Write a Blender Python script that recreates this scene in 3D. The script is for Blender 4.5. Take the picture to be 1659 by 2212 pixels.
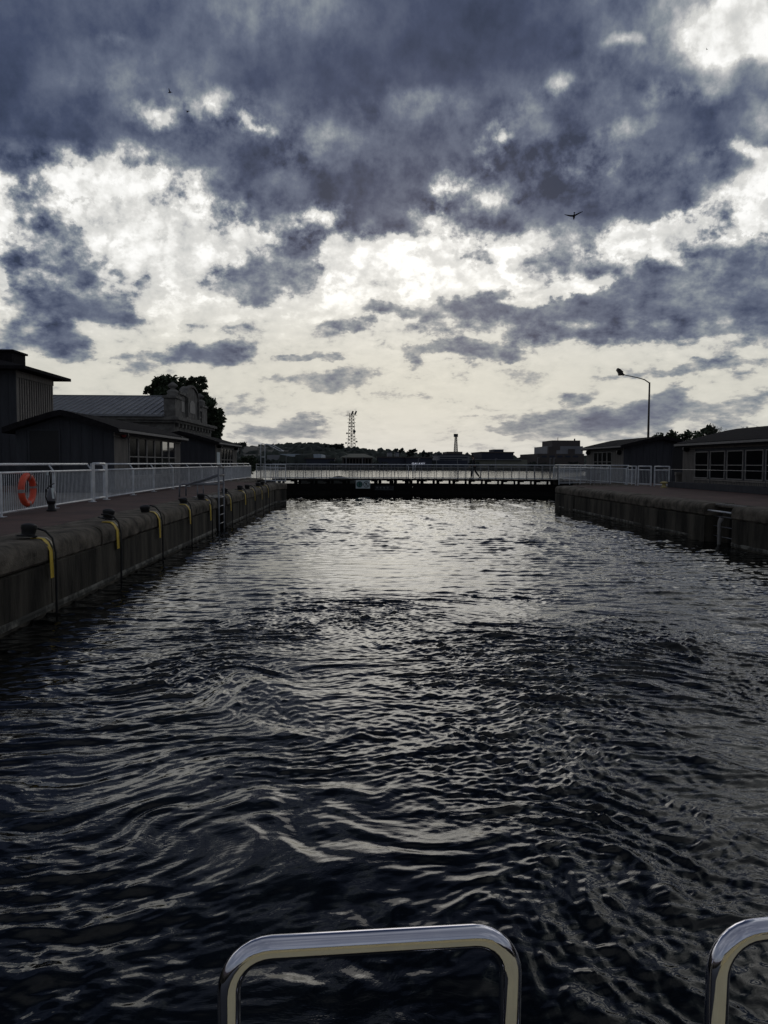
import bpy, bmesh, math, random
import numpy as np
from mathutils import Vector, Matrix, noise as mnoise

for o in list(bpy.data.objects):
    bpy.data.objects.remove(o)
S = bpy.context.scene
COL = S.collection
R = math.radians
PI = math.pi

# ------------------------------------------------------------------ camera
CAMZ = 2.35
FPX, CX, CY, WPX, HPX = 1680.0, 829.5, 1106.0, 1659.0, 2212.0
yaw, pitch, roll = math.atan(54.5 / FPX), math.atan(105.0 / FPX), R(0.25)
F0 = Vector((math.sin(yaw), math.cos(yaw), 0))
R0 = Vector((math.cos(yaw), -math.sin(yaw), 0))
FW = (F0 * math.cos(pitch) + Vector((0, 0, -math.sin(pitch)))).normalized()
RT = R0.copy()
UP = RT.cross(FW).normalized()
rm = Matrix.Rotation(-roll, 3, FW)      # tiny camera tilt
RT = rm @ RT
UP = rm @ UP
cam = bpy.data.cameras.new('camera')
co = bpy.data.objects.new('camera', cam)
COL.objects.link(co)
m = Matrix((RT, UP, -FW)).transposed().to_4x4()
m.translation = Vector((0, 0, CAMZ))
co.matrix_world = m
cam.sensor_fit = 'VERTICAL'
cam.sensor_height = 24
cam.sensor_width = 18
cam.lens = 24 * FPX / HPX
cam.clip_start = 0.05
cam.clip_end = 6000
S.camera = co
S.render.resolution_x = 768
S.render.resolution_y = 1024

def ray(px, py):
    return FW + RT * ((px - CX) / FPX) + UP * ((CY - py) / FPX)
def P(px, py, Y):
    """world point seen at photo pixel (px, py) at world depth Y"""
    d = ray(px, py)
    return Vector((0, 0, CAMZ)) + d * (Y / d.y)

# ------------------------------------------------------------------ view
S.view_settings.view_transform = 'Standard'
S.view_settings.look = 'None'
S.view_settings.exposure = 0.0
S.view_settings.gamma = 1.0
S.render.engine = 'CYCLES'

# ------------------------------------------------------------------ sun behind the cloud
SUN_EL, SUN_AZ = R(14.0), R(4.3)
sl = bpy.data.lights.new('sun', 'SUN')
sl.energy = 0.05
sl.angle = R(18)
sl.color = (1.0, 0.95, 0.86)
so = bpy.data.objects.new('sun', sl)
COL.objects.link(so)
sd = Vector((math.sin(SUN_AZ) * math.cos(SUN_EL), math.cos(SUN_AZ) * math.cos(SUN_EL), math.sin(SUN_EL)))
so.rotation_euler = sd.to_track_quat('Z', 'Y').to_euler()
so.location = (0, 0, 40)

# ------------------------------------------------------------------ world: broken storm cloud sky
W = bpy.data.worlds.new('World')
S.world = W
W.use_nodes = True
wt = W.node_tree
wt.nodes.clear()
N, L = wt.nodes, wt.links

class G:
    """small helper to write node maths"""
    def __init__(self, tree): self.t = tree
    def n(self, kind, **kw):
        nd = self.t.nodes.new(kind)
        for k, v in kw.items(): setattr(nd, k, v)
        return nd
    def put(self, sock, v):
        if hasattr(v, 'is_output'): self.t.links.new(v, sock)
        elif v is not None: sock.default_value = v
    def m(self, op, a, b=None, c=None, clamp=False):
        nd = self.n('ShaderNodeMath', operation=op, use_clamp=clamp)
        self.put(nd.inputs[0], a)
        if b is not None: self.put(nd.inputs[1], b)
        if c is not None: self.put(nd.inputs[2], c)
        return nd.outputs[0]
    def v(self, op, a, b=None, out=0):
        nd = self.n('ShaderNodeVectorMath', operation=op)
        self.put(nd.inputs[0], a)
        if b is not None: self.put(nd.inputs[1], b)
        return nd.outputs[out]
    def mr(self, x, a, b, c=0.0, d=1.0, kind='SMOOTHSTEP'):
        nd = self.n('ShaderNodeMapRange', interpolation_type=kind)
        self.put(nd.inputs[0], x)
        for i, q in enumerate((a, b, c, d)): self.put(nd.inputs[i + 1], q)
        return nd.outputs[0]
    def xyz(self, x, y, z):
        nd = self.n('ShaderNodeCombineXYZ')
        for i, q in enumerate((x, y, z)): self.put(nd.inputs[i], q)
        return nd.outputs[0]
    def noise(self, vec, scale, detail=2.0, rough=0.5, dist=0.0, out=0):
        nd = self.n('ShaderNodeTexNoise')
        self.put(nd.inputs['Vector'], vec)
        nd.inputs['Scale'].default_value = scale
        nd.inputs['Detail'].default_value = detail
        nd.inputs['Roughness'].default_value = rough
        nd.inputs['Distortion'].default_value = dist
        return nd.outputs[out]
    def mixf(self, f, a, b):
        nd = self.n('ShaderNodeMix', data_type='FLOAT')
        self.put(nd.inputs[0], f); self.put(nd.inputs[2], a); self.put(nd.inputs[3], b)
        return nd.outputs[0]
    def mixc(self, f, a, b, mode='MIX'):
        nd = self.n('ShaderNodeMix', data_type='RGBA', blend_type=mode)
        self.put(nd.inputs[0], f); self.put(nd.inputs[6], a); self.put(nd.inputs[7], b)
        return nd.outputs[2]
    def ramp(self, f, stops, interp='LINEAR'):
        nd = self.n('ShaderNodeValToRGB')
        cr = nd.color_ramp
        cr.interpolation = interp
        while len(cr.elements) < len(stops): cr.elements.new(0.5)
        for e, (p, c) in zip(cr.elements, stops):
            e.position = p
            e.color = (*c, 1) if len(c) == 3 else c
        self.put(nd.inputs[0], f)
        return nd.outputs[0]

def lin(c):
    return tuple((x / 255 / 12.92) if x / 255 <= 0.04045 else ((x / 255 + 0.055) / 1.055) ** 2.4 for x in c)

def UV(px, py):
    d = ray(px, py)
    k = d.dot(F0)
    return d.dot(R0) / k, d.z / k

g = G(wt)
tc = g.n('ShaderNodeTexCoord').outputs['Generated']
dirn = g.v('NORMALIZE', tc)
ff = g.v('DOT_PRODUCT', dirn, tuple(F0), out=1)
rr = g.v('DOT_PRODUCT', dirn, tuple(R0), out=1)
sep = g.n('ShaderNodeSeparateXYZ'); g.put(sep.inputs[0], dirn)
dz = sep.outputs[2]
ffc = g.m('MAXIMUM', ff, 0.3)
u0 = g.m('DIVIDE', rr, ffc)
v0 = g.m('DIVIDE', dz, ffc)
# height coordinate that flattens the clouds towards the horizon
zc = g.m('MAXIMUM', dz, 0.0)
hh = g.m('DIVIDE', g.m('LOGARITHM', g.m('MULTIPLY_ADD', zc, 9.0, 1.0), math.e), 2.2)
nv = g.xyz(sep.outputs[0], sep.outputs[1], hh)
def n2(scale, detail, rough, off, dist=0.0, out=0):
    return g.noise(g.v('ADD', nv, off), scale, detail, rough, dist, out)
# domain warp (less near the horizon)
wamp = g.mr(v0, 0.0, 0.5, 0.3, 1.0, 'LINEAR')
w1 = g.v('SUBTRACT', n2(5.5, 3.0, 0.55, (3.1, 1.7, 0.3), out=1), (0.5, 0.5, 0.5))
w2 = g.v('SUBTRACT', n2(20.0, 5.0, 0.62, (7.7, 4.2, 2.2), out=1), (0.5, 0.5, 0.5))
w2s = g.v('SCALE', g.v('MULTIPLY', w2, (0.085, 0.070, 0))); g.put(w2s.node.inputs['Scale'], g.mr(v0, 0.38, 0.52, 1.0, 0.40))
wv = g.v('ADD', g.v('MULTIPLY', w1, (0.11, 0.085, 0)), w2s)
ws = g.n('ShaderNodeSeparateXYZ'); g.put(ws.inputs[0], wv)
uu = g.m('ADD', u0, ws.outputs[0])
vv = g.m('ADD', v0, g.m('MULTIPLY', ws.outputs[1], wamp))

GX = [0, 104, 207, 311, 415, 518, 622, 726, 830, 933, 1037, 1141, 1244, 1348, 1452, 1555, 1659]
ROWS = [
 (0,   [ 78, 80, 86, 90, 94, 98,112,102, 80, 74, 72, 76, 90,112,140,165,205]),
 (60,  [ 72, 80, 86, 90, 92, 94, 98, 92, 78, 72, 70, 74, 88,110,130,190,210]),
 (120, [ 68, 84,100,104, 98, 90, 86, 80, 74, 72, 72, 78,100,118,122,150,180]),
 (180, [ 68, 82,100,100, 96, 84, 80, 78, 80, 84, 88, 98,112,104, 96,105,120]),
 (240, [ 66, 76, 86,104,125,120, 96, 92, 92,104, 96, 90, 96, 96, 84, 90,120]),
 (300, [ 70, 70, 74, 84, 96,104,106,104, 90, 84,106,110,104,100, 84, 78, 90]),
 (350, [ 95,130,160,140,100, 84, 84, 94, 86, 84,104,108,108,104, 96, 96,125]),
 (400, [195,170,205,215,165, 92, 82, 80, 80,110,128,108,100, 96, 98,110,165]),
 (450, [205,150,200,226,215,150, 92, 80, 84,135,120, 98, 86, 90, 96,145,190]),
 (495, [180,165,200,228,222,205,130,120, 92,150,160,140,120,150,160,195,205]),
 (545, [170,150,180,222,220,225,200,215,225,240,180,135,120,190,205,120,112]),
 (600, [210,160,170,200,215,125,118,190,240,226,180,180,175,120,100, 98, 98]),
 (655, [190,128,110,165,214,205,214,225,220,160,140,120,104,100,100, 96,100]),
 (705, [150,150,160,180,204,206,208,206,205,190,170,140,125,135,150,150,150]),
 (760, [180,175,190,196,198,200,204,205,206,190,190,200,202,205,203,198,192]),
 (840, [192,194,196,196,198,200,202,204,204,204,203,202,200,196,192,188,186]),
 (920, [196,196,198,196,190,186,188,196,200,200,198,196,196,178,168,165,165]),
 (985, [186,188,190,188,190,194,200,202,204,202,196,192,190,186,184,180,180]),
]
ulo, uhi = UV(0, 1000)[0], UV(1659, 1000)[0]
un = g.mr(uu, ulo, uhi, 0.0, 1.0, 'LINEAR')
vs = [UV(CX, y)[1] for y, _ in ROWS]
acc = None
for i, (y, vals) in enumerate(ROWS):
    fc = g.n('ShaderNodeFloatCurve')
    cv = fc.mapping.curves[0]
    pts = [((x / 1659.0), b / 255.0) for x, b in zip(GX, vals)]
    while len(cv.points) < len(pts): cv.points.new(0.5, 0.5)
    for p_, (a, b) in zip(cv.points, pts): p_.location = (a, b)
    fc.mapping.update()
    g.put(fc.inputs['Value'], un if acc is None else g.m('MULTIPLY_ADD', acc, 1e-9, un))
    # triangular weight in v
    if i == 0: wgt = g.mr(vv, vs[1], vs[0], 0, 1)
    elif i == len(ROWS) - 1: wgt = g.mr(vv, vs[i], vs[i - 1], 1, 0)
    else:
        up = g.mr(vv, vs[i], vs[i - 1], 1, 0)
        dn = g.mr(vv, vs[i + 1], vs[i], 0, 1)
        wgt = g.m('MULTIPLY', up, dn)
    acc = g.m('MULTIPLY', fc.outputs[0], wgt) if acc is None else g.m('MULTIPLY_ADD', fc.outputs[0], wgt, acc)
B = acc
# single clouds and gaps: (px, py, rx, ry, rot, brightness, softness)
ub, vb = g.m('MULTIPLY_ADD', ws.outputs[0], 1.1, u0), g.m('MULTIPLY_ADD', g.m('MULTIPLY', ws.outputs[1], wamp), 1.1, v0)
BL = [
 (455, 766, 95, 27, 0, 98, .8), (128, 738, 62, 40, 0, 112, .6), (722, 818, 95, 20, 6, 135, .9),
 (590, 925, 80, 20, 0, 140, .9), (640, 900, 34, 24, 20, 140, .6), (690, 776, 48, 9, 0, 150, .5), (1400, 902, 190, 24, 5, 112, .8),
 (1450, 868, 70, 26, 10, 118, .6), (1252, 862, 50, 16, 8, 140, .6), (1100, 922, 62, 12, 0, 142, .6),
 (1520, 797, 210, 12, 4, 160, .5), (1000, 758, 180, 15, -2, 138, .5), (1470, 716, 240, 18, 4, 122, .5),
 (990, 628, 95, 30, 8, 118, .6), (560, 595, 130, 44, 8, 112, .9), (645, 560, 60, 24, 20, 120, .8), (575, 640, 50, 20, 0, 96, .8),
 (1380, 648, 330, 44, 8, 112, .7), (1010, 665, 190, 22, 4, 125, .5),
 (210, 668, 120, 17, -8, 108, .6), (150, 580, 80, 28, -6, 122, .8), (130, 520, 60, 26, 0, 130, .9),
 (300, 700, 90, 12, 0, 150, .5), (860, 612, 36, 14, 0, 160, .5), (1000, 545, 42, 22, 0, 118, .6), (330, 605, 36, 16, 0, 140, .6),
 (20, 745, 50, 26, 0, 130, .6),
 (1240, 545, 100, 20, 2, 124, .9), (1130, 572, 60, 12, 0, 130, .9), (1590, 560, 120, 40, 4, 112, .9), (1060, 625, 40, 22, 10, 118, .8), (1370, 505, 60, 14, 10, 135, .9),
 (250, 762, 110, 10, 0, 158, .8), (400, 706, 150, 9, -3, 166, .8), (780, 700, 40, 10, 0, 150, .8), (1230, 700, 90, 9, 0, 150, .8), (1000, 700, 120, 10, 0, 150, .8), (60, 810, 80, 8, 0, 182, .8),
 (1290, 890, 60, 12, 6, 140, .9), (1610, 870, 80, 24, 8, 140, .9), (880, 850, 26, 9, 0, 178, .9), (1180, 905, 50, 12, 0, 150, .9),
 # gaps that let the light through
 (625, 888, 40, 12, 10, 228, .9), (900, 905, 60, 10, 0, 226, .9), (1050, 884, 90, 5, 2, 230, .8), (750, 942, 120, 6, 0, 226, .9), (1130, 955, 130, 6, 0, 224, .9), (1350, 765, 160, 8, 0, 222, .9),
 (620, 330, 60, 60, 60, 112, .95), (1130, 240, 90, 30, 30, 118, .95), (1340, 290, 120, 20, 25, 122, .95), (1250, 360, 90, 18, 0, 126, .95), (560, 20, 150, 60, 0, 112, .95), (250, 185, 90, 18, 0, 112, .95), (1500, 190, 90, 22, 12, 150, .95), (1570, 330, 90, 18, 20, 124, .95), (960, 410, 60, 34, 20, 165, .95), (1060, 420, 60, 20, 10, 140, .95),
 (1062, 300, 40, 24, 14, 215, 1.0), (1218, 180, 40, 16, 8, 190, 1.0), (1036, 354, 16, 9, 0, 165, 1.0),
 (1590, 62, 105, 62, 8, 252, .8), (1375, 92, 34, 14, 0, 185, .9), (360, 262, 50, 22, 0, 198, .95),
 (455, 232, 60, 36, -20, 190, .95), (530, 272, 46, 22, -35, 222, .95), (405, 180, 24, 34, 30, 118, .9), (230, 88, 44, 14, 0, 130, .9),
 (900, 215, 80, 26, 5, 118, .9), (870, 560, 120, 55, 0, 250, .9), (700, 480, 60, 30, 0, 225, .8), (960, 590, 90, 40, 0, 240, .9),
 (1440, 500, 150, 26, 12, 228, .8), (1210, 620, 120, 14, 10, 235, .7), (1640, 325, 60, 22, -10, 150, .95), (930, 430, 22, 30, 0, 190, .8),
]
for (px, py, rx, ry, rot, b, soft) in BL:
    cu, cvv = UV(px, py)
    mp = g.n('ShaderNodeMapping', vector_type='TEXTURE')
    g.put(mp.inputs[0], g.xyz(ub, vb, B))   # the third value only keeps the evaluation in sequence
    mp.inputs[1].default_value = (cu, cvv, 0)
    mp.inputs[2].default_value = (0, 0, R(rot))
    mp.inputs[3].default_value = (rx * 1.15 / FPX, ry * 1.15 / FPX, 1e7)
    ln = g.v('LENGTH', mp.outputs[0], out=1)
    msk = g.mr(ln, 1.0 + soft * 0.5, 1.0 - soft, 0, 1)
    B = g.mixf(msk, B, b / 255.0)
# break the coarse pattern up into lumps
f1 = n2(6.0, 10.0, 0.60, (0.2, 5.0, 1.0), 0.0)
f2 = n2(17.0, 9.0, 0.62, (9.2, 2.0, 4.0), 0.0)
# same noise sampled a little nearer the sun: the difference is the lit or shaded flank of a lump
tosun = g.v('SCALE', g.v('SUBTRACT', tuple(sd), nv)); tosun.node.inputs['Scale'].default_value = 0.045
f2b = g.noise(g.v('ADD', g.v('ADD', nv, tosun), (9.2, 2.0, 4.0)), 17.0, 4.0, 0.6)
relief = g.m('SUBTRACT', f2b, f2)
det = g.m('ADD', g.m('MULTIPLY', g.m('SUBTRACT', f1, 0.5), 1.3), g.m('MULTIPLY', g.m('SUBTRACT', f2, 0.5), 2.3))
mid = g.m('SUBTRACT', 1.0, g.m('ABSOLUTE', g.m('MULTIPLY', g.m('SUBTRACT', B, 0.68), 2.4)), clamp=True)
amp = g.m('MULTIPLY_ADD', mid, g.mr(v0, 0.36, 0.50, 0.95, 0.30), g.mr(v0, 0.36, 0.50, 0.13, 0.055))
amp = g.m('MULTIPLY', amp, g.mr(v0, 0.02, 0.32, 0.27, 1.0, 'LINEAR'))
B2 = g.m('MULTIPLY_ADD', det, amp, B)
# bright rims where thin edges pass in front of the sun
f3 = n2(40.0, 6.0, 0.6, (1.2, 8.0, 3.0), 0.0)
rim = g.m('SUBTRACT', 1.0, g.m('ABSOLUTE', g.m('MULTIPLY', g.m('SUBTRACT', B2, 0.80), 6.5)), clamp=True)
B2 = g.m('ADD', B2, g.m('MULTIPLY', rim, g.m('MULTIPLY', g.m('SUBTRACT', f3, 0.27), 0.55)))
# crisper edges in the broken zone
snb = g.m('SINE', g.m('MULTIPLY', g.m('SUBTRACT', B2, 0.60), 2 * PI / 0.5))
snb = g.m('MAXIMUM', snb, g.m('MULTIPLY', snb, 0.45))
snb = g.m('MULTIPLY', snb, g.mr(B2, 0.34, 0.46, 0.0, 1.0))
B2 = g.m('ADD', B2, g.m('MULTIPLY', snb, g.m('MULTIPLY', g.mr(v0, 0.03, 0.25, 0.02, 0.060, 'LINEAR'), g.mr(v0, 0.36, 0.48, 1.0, 0.15))))
low = g.mr(B, 0.30, 0.62, 0.10, 0.55)
B2 = g.m('MULTIPLY_ADD', g.m('MULTIPLY', relief, g.mr(v0, 0.0, 0.25, 0.5, 1.0, 'LINEAR')), g.m('MULTIPLY', low, -1.3), B2)
B2 = g.m('MULTIPLY_ADD', g.m('MAXIMUM', g.m('SUBTRACT', B2, 0.80), 0.0), g.mr(v0, 0.10, 0.26, -0.75, -0.12), B2)
B2 = g.m('MINIMUM', g.m('MAXIMUM', B2, 0.22), 1.0)
skyc = g.ramp(B2, [(0.20, lin((38, 49, 70))), (0.30, lin((64, 74, 99))), (0.42, lin((96, 105, 125))),
                   (0.55, lin((132, 140, 149))), (0.70, lin((176, 178, 182))), (0.80, lin((205, 206, 205))), (0.88, lin((219, 219, 217))),
                   (0.94, lin((240, 240, 238))), (1.0, lin((255, 255, 254)))])
# warm veil low down, clear-sky blue mixed in high up
warm = g.mr(v0, 0.0, 0.33, 1.0, 0.0)
warmc = g.mr(g.m('ABSOLUTE', g.m('SUBTRACT', v0, 0.10)), 0.0, 0.16, 1.0, 0.15)
skyc = g.mixc(g.m('MULTIPLY', warmc, g.mr(B2, 0.45, 0.75, 0.0, 1.0)), skyc, g.mixc(1.0, skyc, (1.0, 0.975, 0.89, 1), 'MULTIPLY'))
# glow of the hidden sun through thin cloud
sdot = g.v('DOT_PRODUCT', dirn, tuple(sd), out=1)
glow = g.m('POWER', g.m('MAXIMUM', sdot, 0.0), 60.0)
gl = g.m('MULTIPLY', glow, g.m('MULTIPLY', g.mr(B2, 0.55, 0.95, 0, 1), 0.08))
skyc = g.v('MULTIPLY', skyc, g.xyz(g.m('ADD', 1.0, gl), g.m('ADD', 1.0, gl), g.m('ADD', 1.0, gl)))
skyc = g.v('MULTIPLY', skyc, (10, 10, 10))
# the physically based sky shines behind it and fills the part of the sky away from the sun
ns = g.n('ShaderNodeTexSky')
ns.sky_type = 'NISHITA'
ns.sun_disc = False
ns.sun_elevation = SUN_EL
ns.sun_rotation = SUN_AZ
ns.dust_density = 2.0
skyc = g.mixc(0.011, skyc, ns.outputs[0])
fb = n2(2.2, 6.0, 0.6, (4.0, 4.0, 4.0))
back = g.ramp(fb, [(0.30, (0.85, 0.95, 1.2)), (0.50, (1.4, 1.5, 1.75)), (0.68, (2.7, 2.8, 3.0))])
back = g.mixc(0.12, back, ns.outputs[0])
# added darkening of the unseen sky overhead, for darker reflections in near water
over = g.mr(v0, 0.57, 0.78)
skyc = g.mixc(g.m('MULTIPLY', over, g.mr(u0, 0.35, 0.75, 1.0, 0.35)), skyc, g.v('MULTIPLY', skyc, (0.30, 0.34, 0.38)))
front = g.mr(ff, 0.42, 0.70)
col = g.mixc(front, back, skyc)
# below the horizon
bg = g.n('ShaderNodeBackground')
g.put(bg.inputs[0], col)
bg.inputs[1].default_value = 0.1
ow = g.n('ShaderNodeOutputWorld')
L.new(bg.outputs[0], ow.inputs[0])
W.cycles.sampling_method = 'MANUAL'
W.cycles.sample_map_resolution = 512

# ------------------------------------------------------------------ materials
def mat(name, c1, c2=None, rough=0.7, scale=3.0, bump=0.0, bscale=20.0, metal=0.0, spec=0.5, stretch=(1, 1, 1), lo=0.35, hi=0.65, ior=None):
    m_ = bpy.data.materials.new(name)
    m_.use_nodes = True
    t = m_.node_tree
    q = G(t)
    bs = t.nodes['Principled BSDF']
    bs.inputs['Roughness'].default_value = rough
    bs.inputs['Metallic'].default_value = metal
    bs.inputs['Specular IOR Level'].default_value = spec
    if ior: bs.inputs['IOR'].default_value = ior
    ob = q.n('ShaderNodeTexCoord').outputs['Object']
    v_ = q.v('MULTIPLY', ob, stretch)
    c2 = c2 or tuple(x * 0.7 for x in c1)
    nz = q.noise(v_, scale, 6.0, 0.62)
    q.put(bs.inputs['Base Color'], q.ramp(nz, [(lo, c2), (hi, c1)]))
    if bump:
        bn = q.n('ShaderNodeBump')
        bn.inputs['Strength'].default_value = bump
        bn.inputs['Distance'].default_value = 0.02
        q.put(bn.inputs['Height'], q.noise(v_, bscale, 5.0, 0.6))
        t.links.new(bn.outputs[0], bs.inputs['Normal'])
    return m_

M = {}
M['coping'] = mat('coping_stone', (0.20, 0.172, 0.138), (0.045, 0.040, 0.032), 0.85, 2.6, 1.0, 26, spec=0.2)
M['lockwall'] = mat('lock_wall_concrete', (0.105, 0.093, 0.074), (0.012, 0.011, 0.009), 0.8, 1.1, 0.8, 18, stretch=(1, 1, 0.22), spec=0.2, lo=0.40, hi=0.62)
M['algae'] = mat('algae_line', (0.30, 0.29, 0.25), (0.03, 0.03, 0.025), 0.7, 3.0, stretch=(1, 1, 1), lo=0.47, hi=0.70)
M['paving'] = mat('red_brown_paving', (0.125, 0.070, 0.060), (0.070, 0.042, 0.038), 0.9, 1.2, 0.4, 60)
M['pale_paving'] = mat('pale_paving', (0.22, 0.20, 0.18), (0.14, 0.13, 0.12), 0.9, 1.0, 0.3, 40)
M['white'] = mat('white_paint', (0.78, 0.81, 0.85), (0.55, 0.57, 0.60), 0.35, 4.0)
M['steel'] = mat('grey_steel', (0.26, 0.27, 0.29), (0.16, 0.16, 0.18), 0.45, 6.0, metal=0.2)
M['black'] = mat('black_rubber', (0.012, 0.012, 0.014), (0.007, 0.007, 0.008), 0.55, 8.0)
M['timber'] = mat('black_gate_timber', (0.016, 0.014, 0.013), (0.007, 0.007, 0.007), 0.8, 4.0, 0.5, 20, stretch=(1, 1, 4), spec=0.2)
M['yellow'] = mat('yellow_strap', (0.86, 0.62, 0.05), (0.55, 0.36, 0.03), 0.6, 7.0)
M['paleyellow'] = mat('faded_strap', (0.55, 0.50, 0.38), (0.30, 0.28, 0.22), 0.6, 9.0)
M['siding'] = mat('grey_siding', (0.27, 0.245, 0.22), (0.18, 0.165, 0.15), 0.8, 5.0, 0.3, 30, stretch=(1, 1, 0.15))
M['sidingdim'] = mat('dimmed_siding', (0.050, 0.052, 0.062), (0.034, 0.036, 0.044), 0.85, 5.0, 0.3, 30, stretch=(1, 1, 0.15))  # grey siding dimmed: the shade on camera-facing walls is in the colour
M['trim'] = mat('pale_trim', (0.31, 0.295, 0.28), (0.21, 0.20, 0.19), 0.7, 6.0)
M['roof'] = mat('dark_shingle_roof', (0.022, 0.020, 0.022), (0.012, 0.011, 0.013), 0.95, 5.0, 0.6, 25, spec=0.1)
M['metalroof'] = mat('grey_metal_roof', (0.27, 0.275, 0.29), (0.18, 0.185, 0.20), 0.55, 0.8, metal=0.2)
M['stone'] = mat('carved_stone', (0.20, 0.19, 0.175), (0.085, 0.08, 0.075), 0.9, 1.5, 0.5, 12)
M['glass'] = mat('window_glass', (0.010, 0.011, 0.013), (0.006, 0.007, 0.008), 0.12, 2.0, ior=1.04)
M['glassclear'] = mat('reflecting_glass', (0.010, 0.011, 0.013), (0.006, 0.007, 0.008), 0.04, 2.0)
M['door'] = mat('black_door', (0.010, 0.010, 0.012), (0.007, 0.007, 0.009), 0.6, 4.0)
M['orange'] = mat('orange_ring', (0.82, 0.105, 0.05), (0.60, 0.06, 0.03), 0.45, 9.0, lo=0.3, hi=0.55)
M['tape'] = mat('grey_band', (0.45, 0.42, 0.40), (0.25, 0.22, 0.22), 0.5, 12.0)
M['red'] = mat('red_lens', (0.55, 0.06, 0.06), (0.4, 0.04, 0.04), 0.3, 5.0)
M['bark'] = mat('bark', (0.035, 0.028, 0.022), (0.018, 0.015, 0.012), 0.9, 8.0, 0.6, 20)
M['leaf'] = mat('dark_leaves', (0.045, 0.065, 0.028), (0.018, 0.030, 0.014), 0.7, 0.9)
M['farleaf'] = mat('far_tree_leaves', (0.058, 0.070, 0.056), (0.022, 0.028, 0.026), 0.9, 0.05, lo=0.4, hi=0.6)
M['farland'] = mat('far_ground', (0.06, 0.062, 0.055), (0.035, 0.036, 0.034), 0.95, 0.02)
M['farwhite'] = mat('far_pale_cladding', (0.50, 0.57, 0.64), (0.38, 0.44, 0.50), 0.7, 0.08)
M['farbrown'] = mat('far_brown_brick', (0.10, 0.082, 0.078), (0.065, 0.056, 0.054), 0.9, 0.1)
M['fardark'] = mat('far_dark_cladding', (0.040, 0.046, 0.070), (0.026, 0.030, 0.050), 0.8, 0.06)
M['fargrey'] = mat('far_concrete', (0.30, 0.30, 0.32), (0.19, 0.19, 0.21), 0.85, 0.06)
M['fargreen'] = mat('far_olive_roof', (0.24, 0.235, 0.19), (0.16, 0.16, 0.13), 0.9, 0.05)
M['letters'] = mat('white_letters', (0.85, 0.85, 0.9), (0.8, 0.8, 0.85), 0.5)
M['bollard'] = mat('cream_bollard_paint', (0.62, 0.52, 0.22), (0.40, 0.33, 0.14), 0.6, 6.0)
M['lampmetal'] = mat('dark_bronze', (0.040, 0.030, 0.022), (0.022, 0.018, 0.014), 0.5, 6.0)
M['chrome'] = mat('polished_steel', (0.82, 0.82, 0.90), (0.74, 0.74, 0.84), 0.07, 30.0, metal=1.0, bump=0.012, bscale=9.0)
M['cream'] = mat('cream_gelcoat', (0.88, 0.77, 0.44), (0.80, 0.69, 0.38), 0.6, 6.0)
M['hull'] = mat('dark_hull', (0.012, 0.012, 0.014), (0.008, 0.008, 0.01), 0.4, 4.0)
M['signgreen'] = mat('sign_green', (0.06, 0.20, 0.18), (0.05, 0.17, 0.15), 0.6)
M['signwhite'] = mat('sign_white', (0.62, 0.70, 0.72), (0.50, 0.58, 0.60), 0.6, 5.0)
M['signblack'] = mat('sign_black', (0.012, 0.014, 0.016), None, 0.6)
M['signdim'] = mat('sign_dim_figures', (0.16, 0.18, 0.18), None, 0.6)
M['bird'] = mat('bird_feathers', (0.014, 0.014, 0.018), (0.009, 0.009, 0.011), 0.8, 10)
M['cloth'] = mat('dark_clothing', (0.016, 0.017, 0.022), (0.010, 0.010, 0.013), 0.85, 12)
M['skin'] = mat('skin', (0.30, 0.19, 0.14), (0.25, 0.15, 0.11), 0.6, 12)
M['hair'] = mat('hair', (0.02, 0.015, 0.012), None, 0.7)

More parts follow.
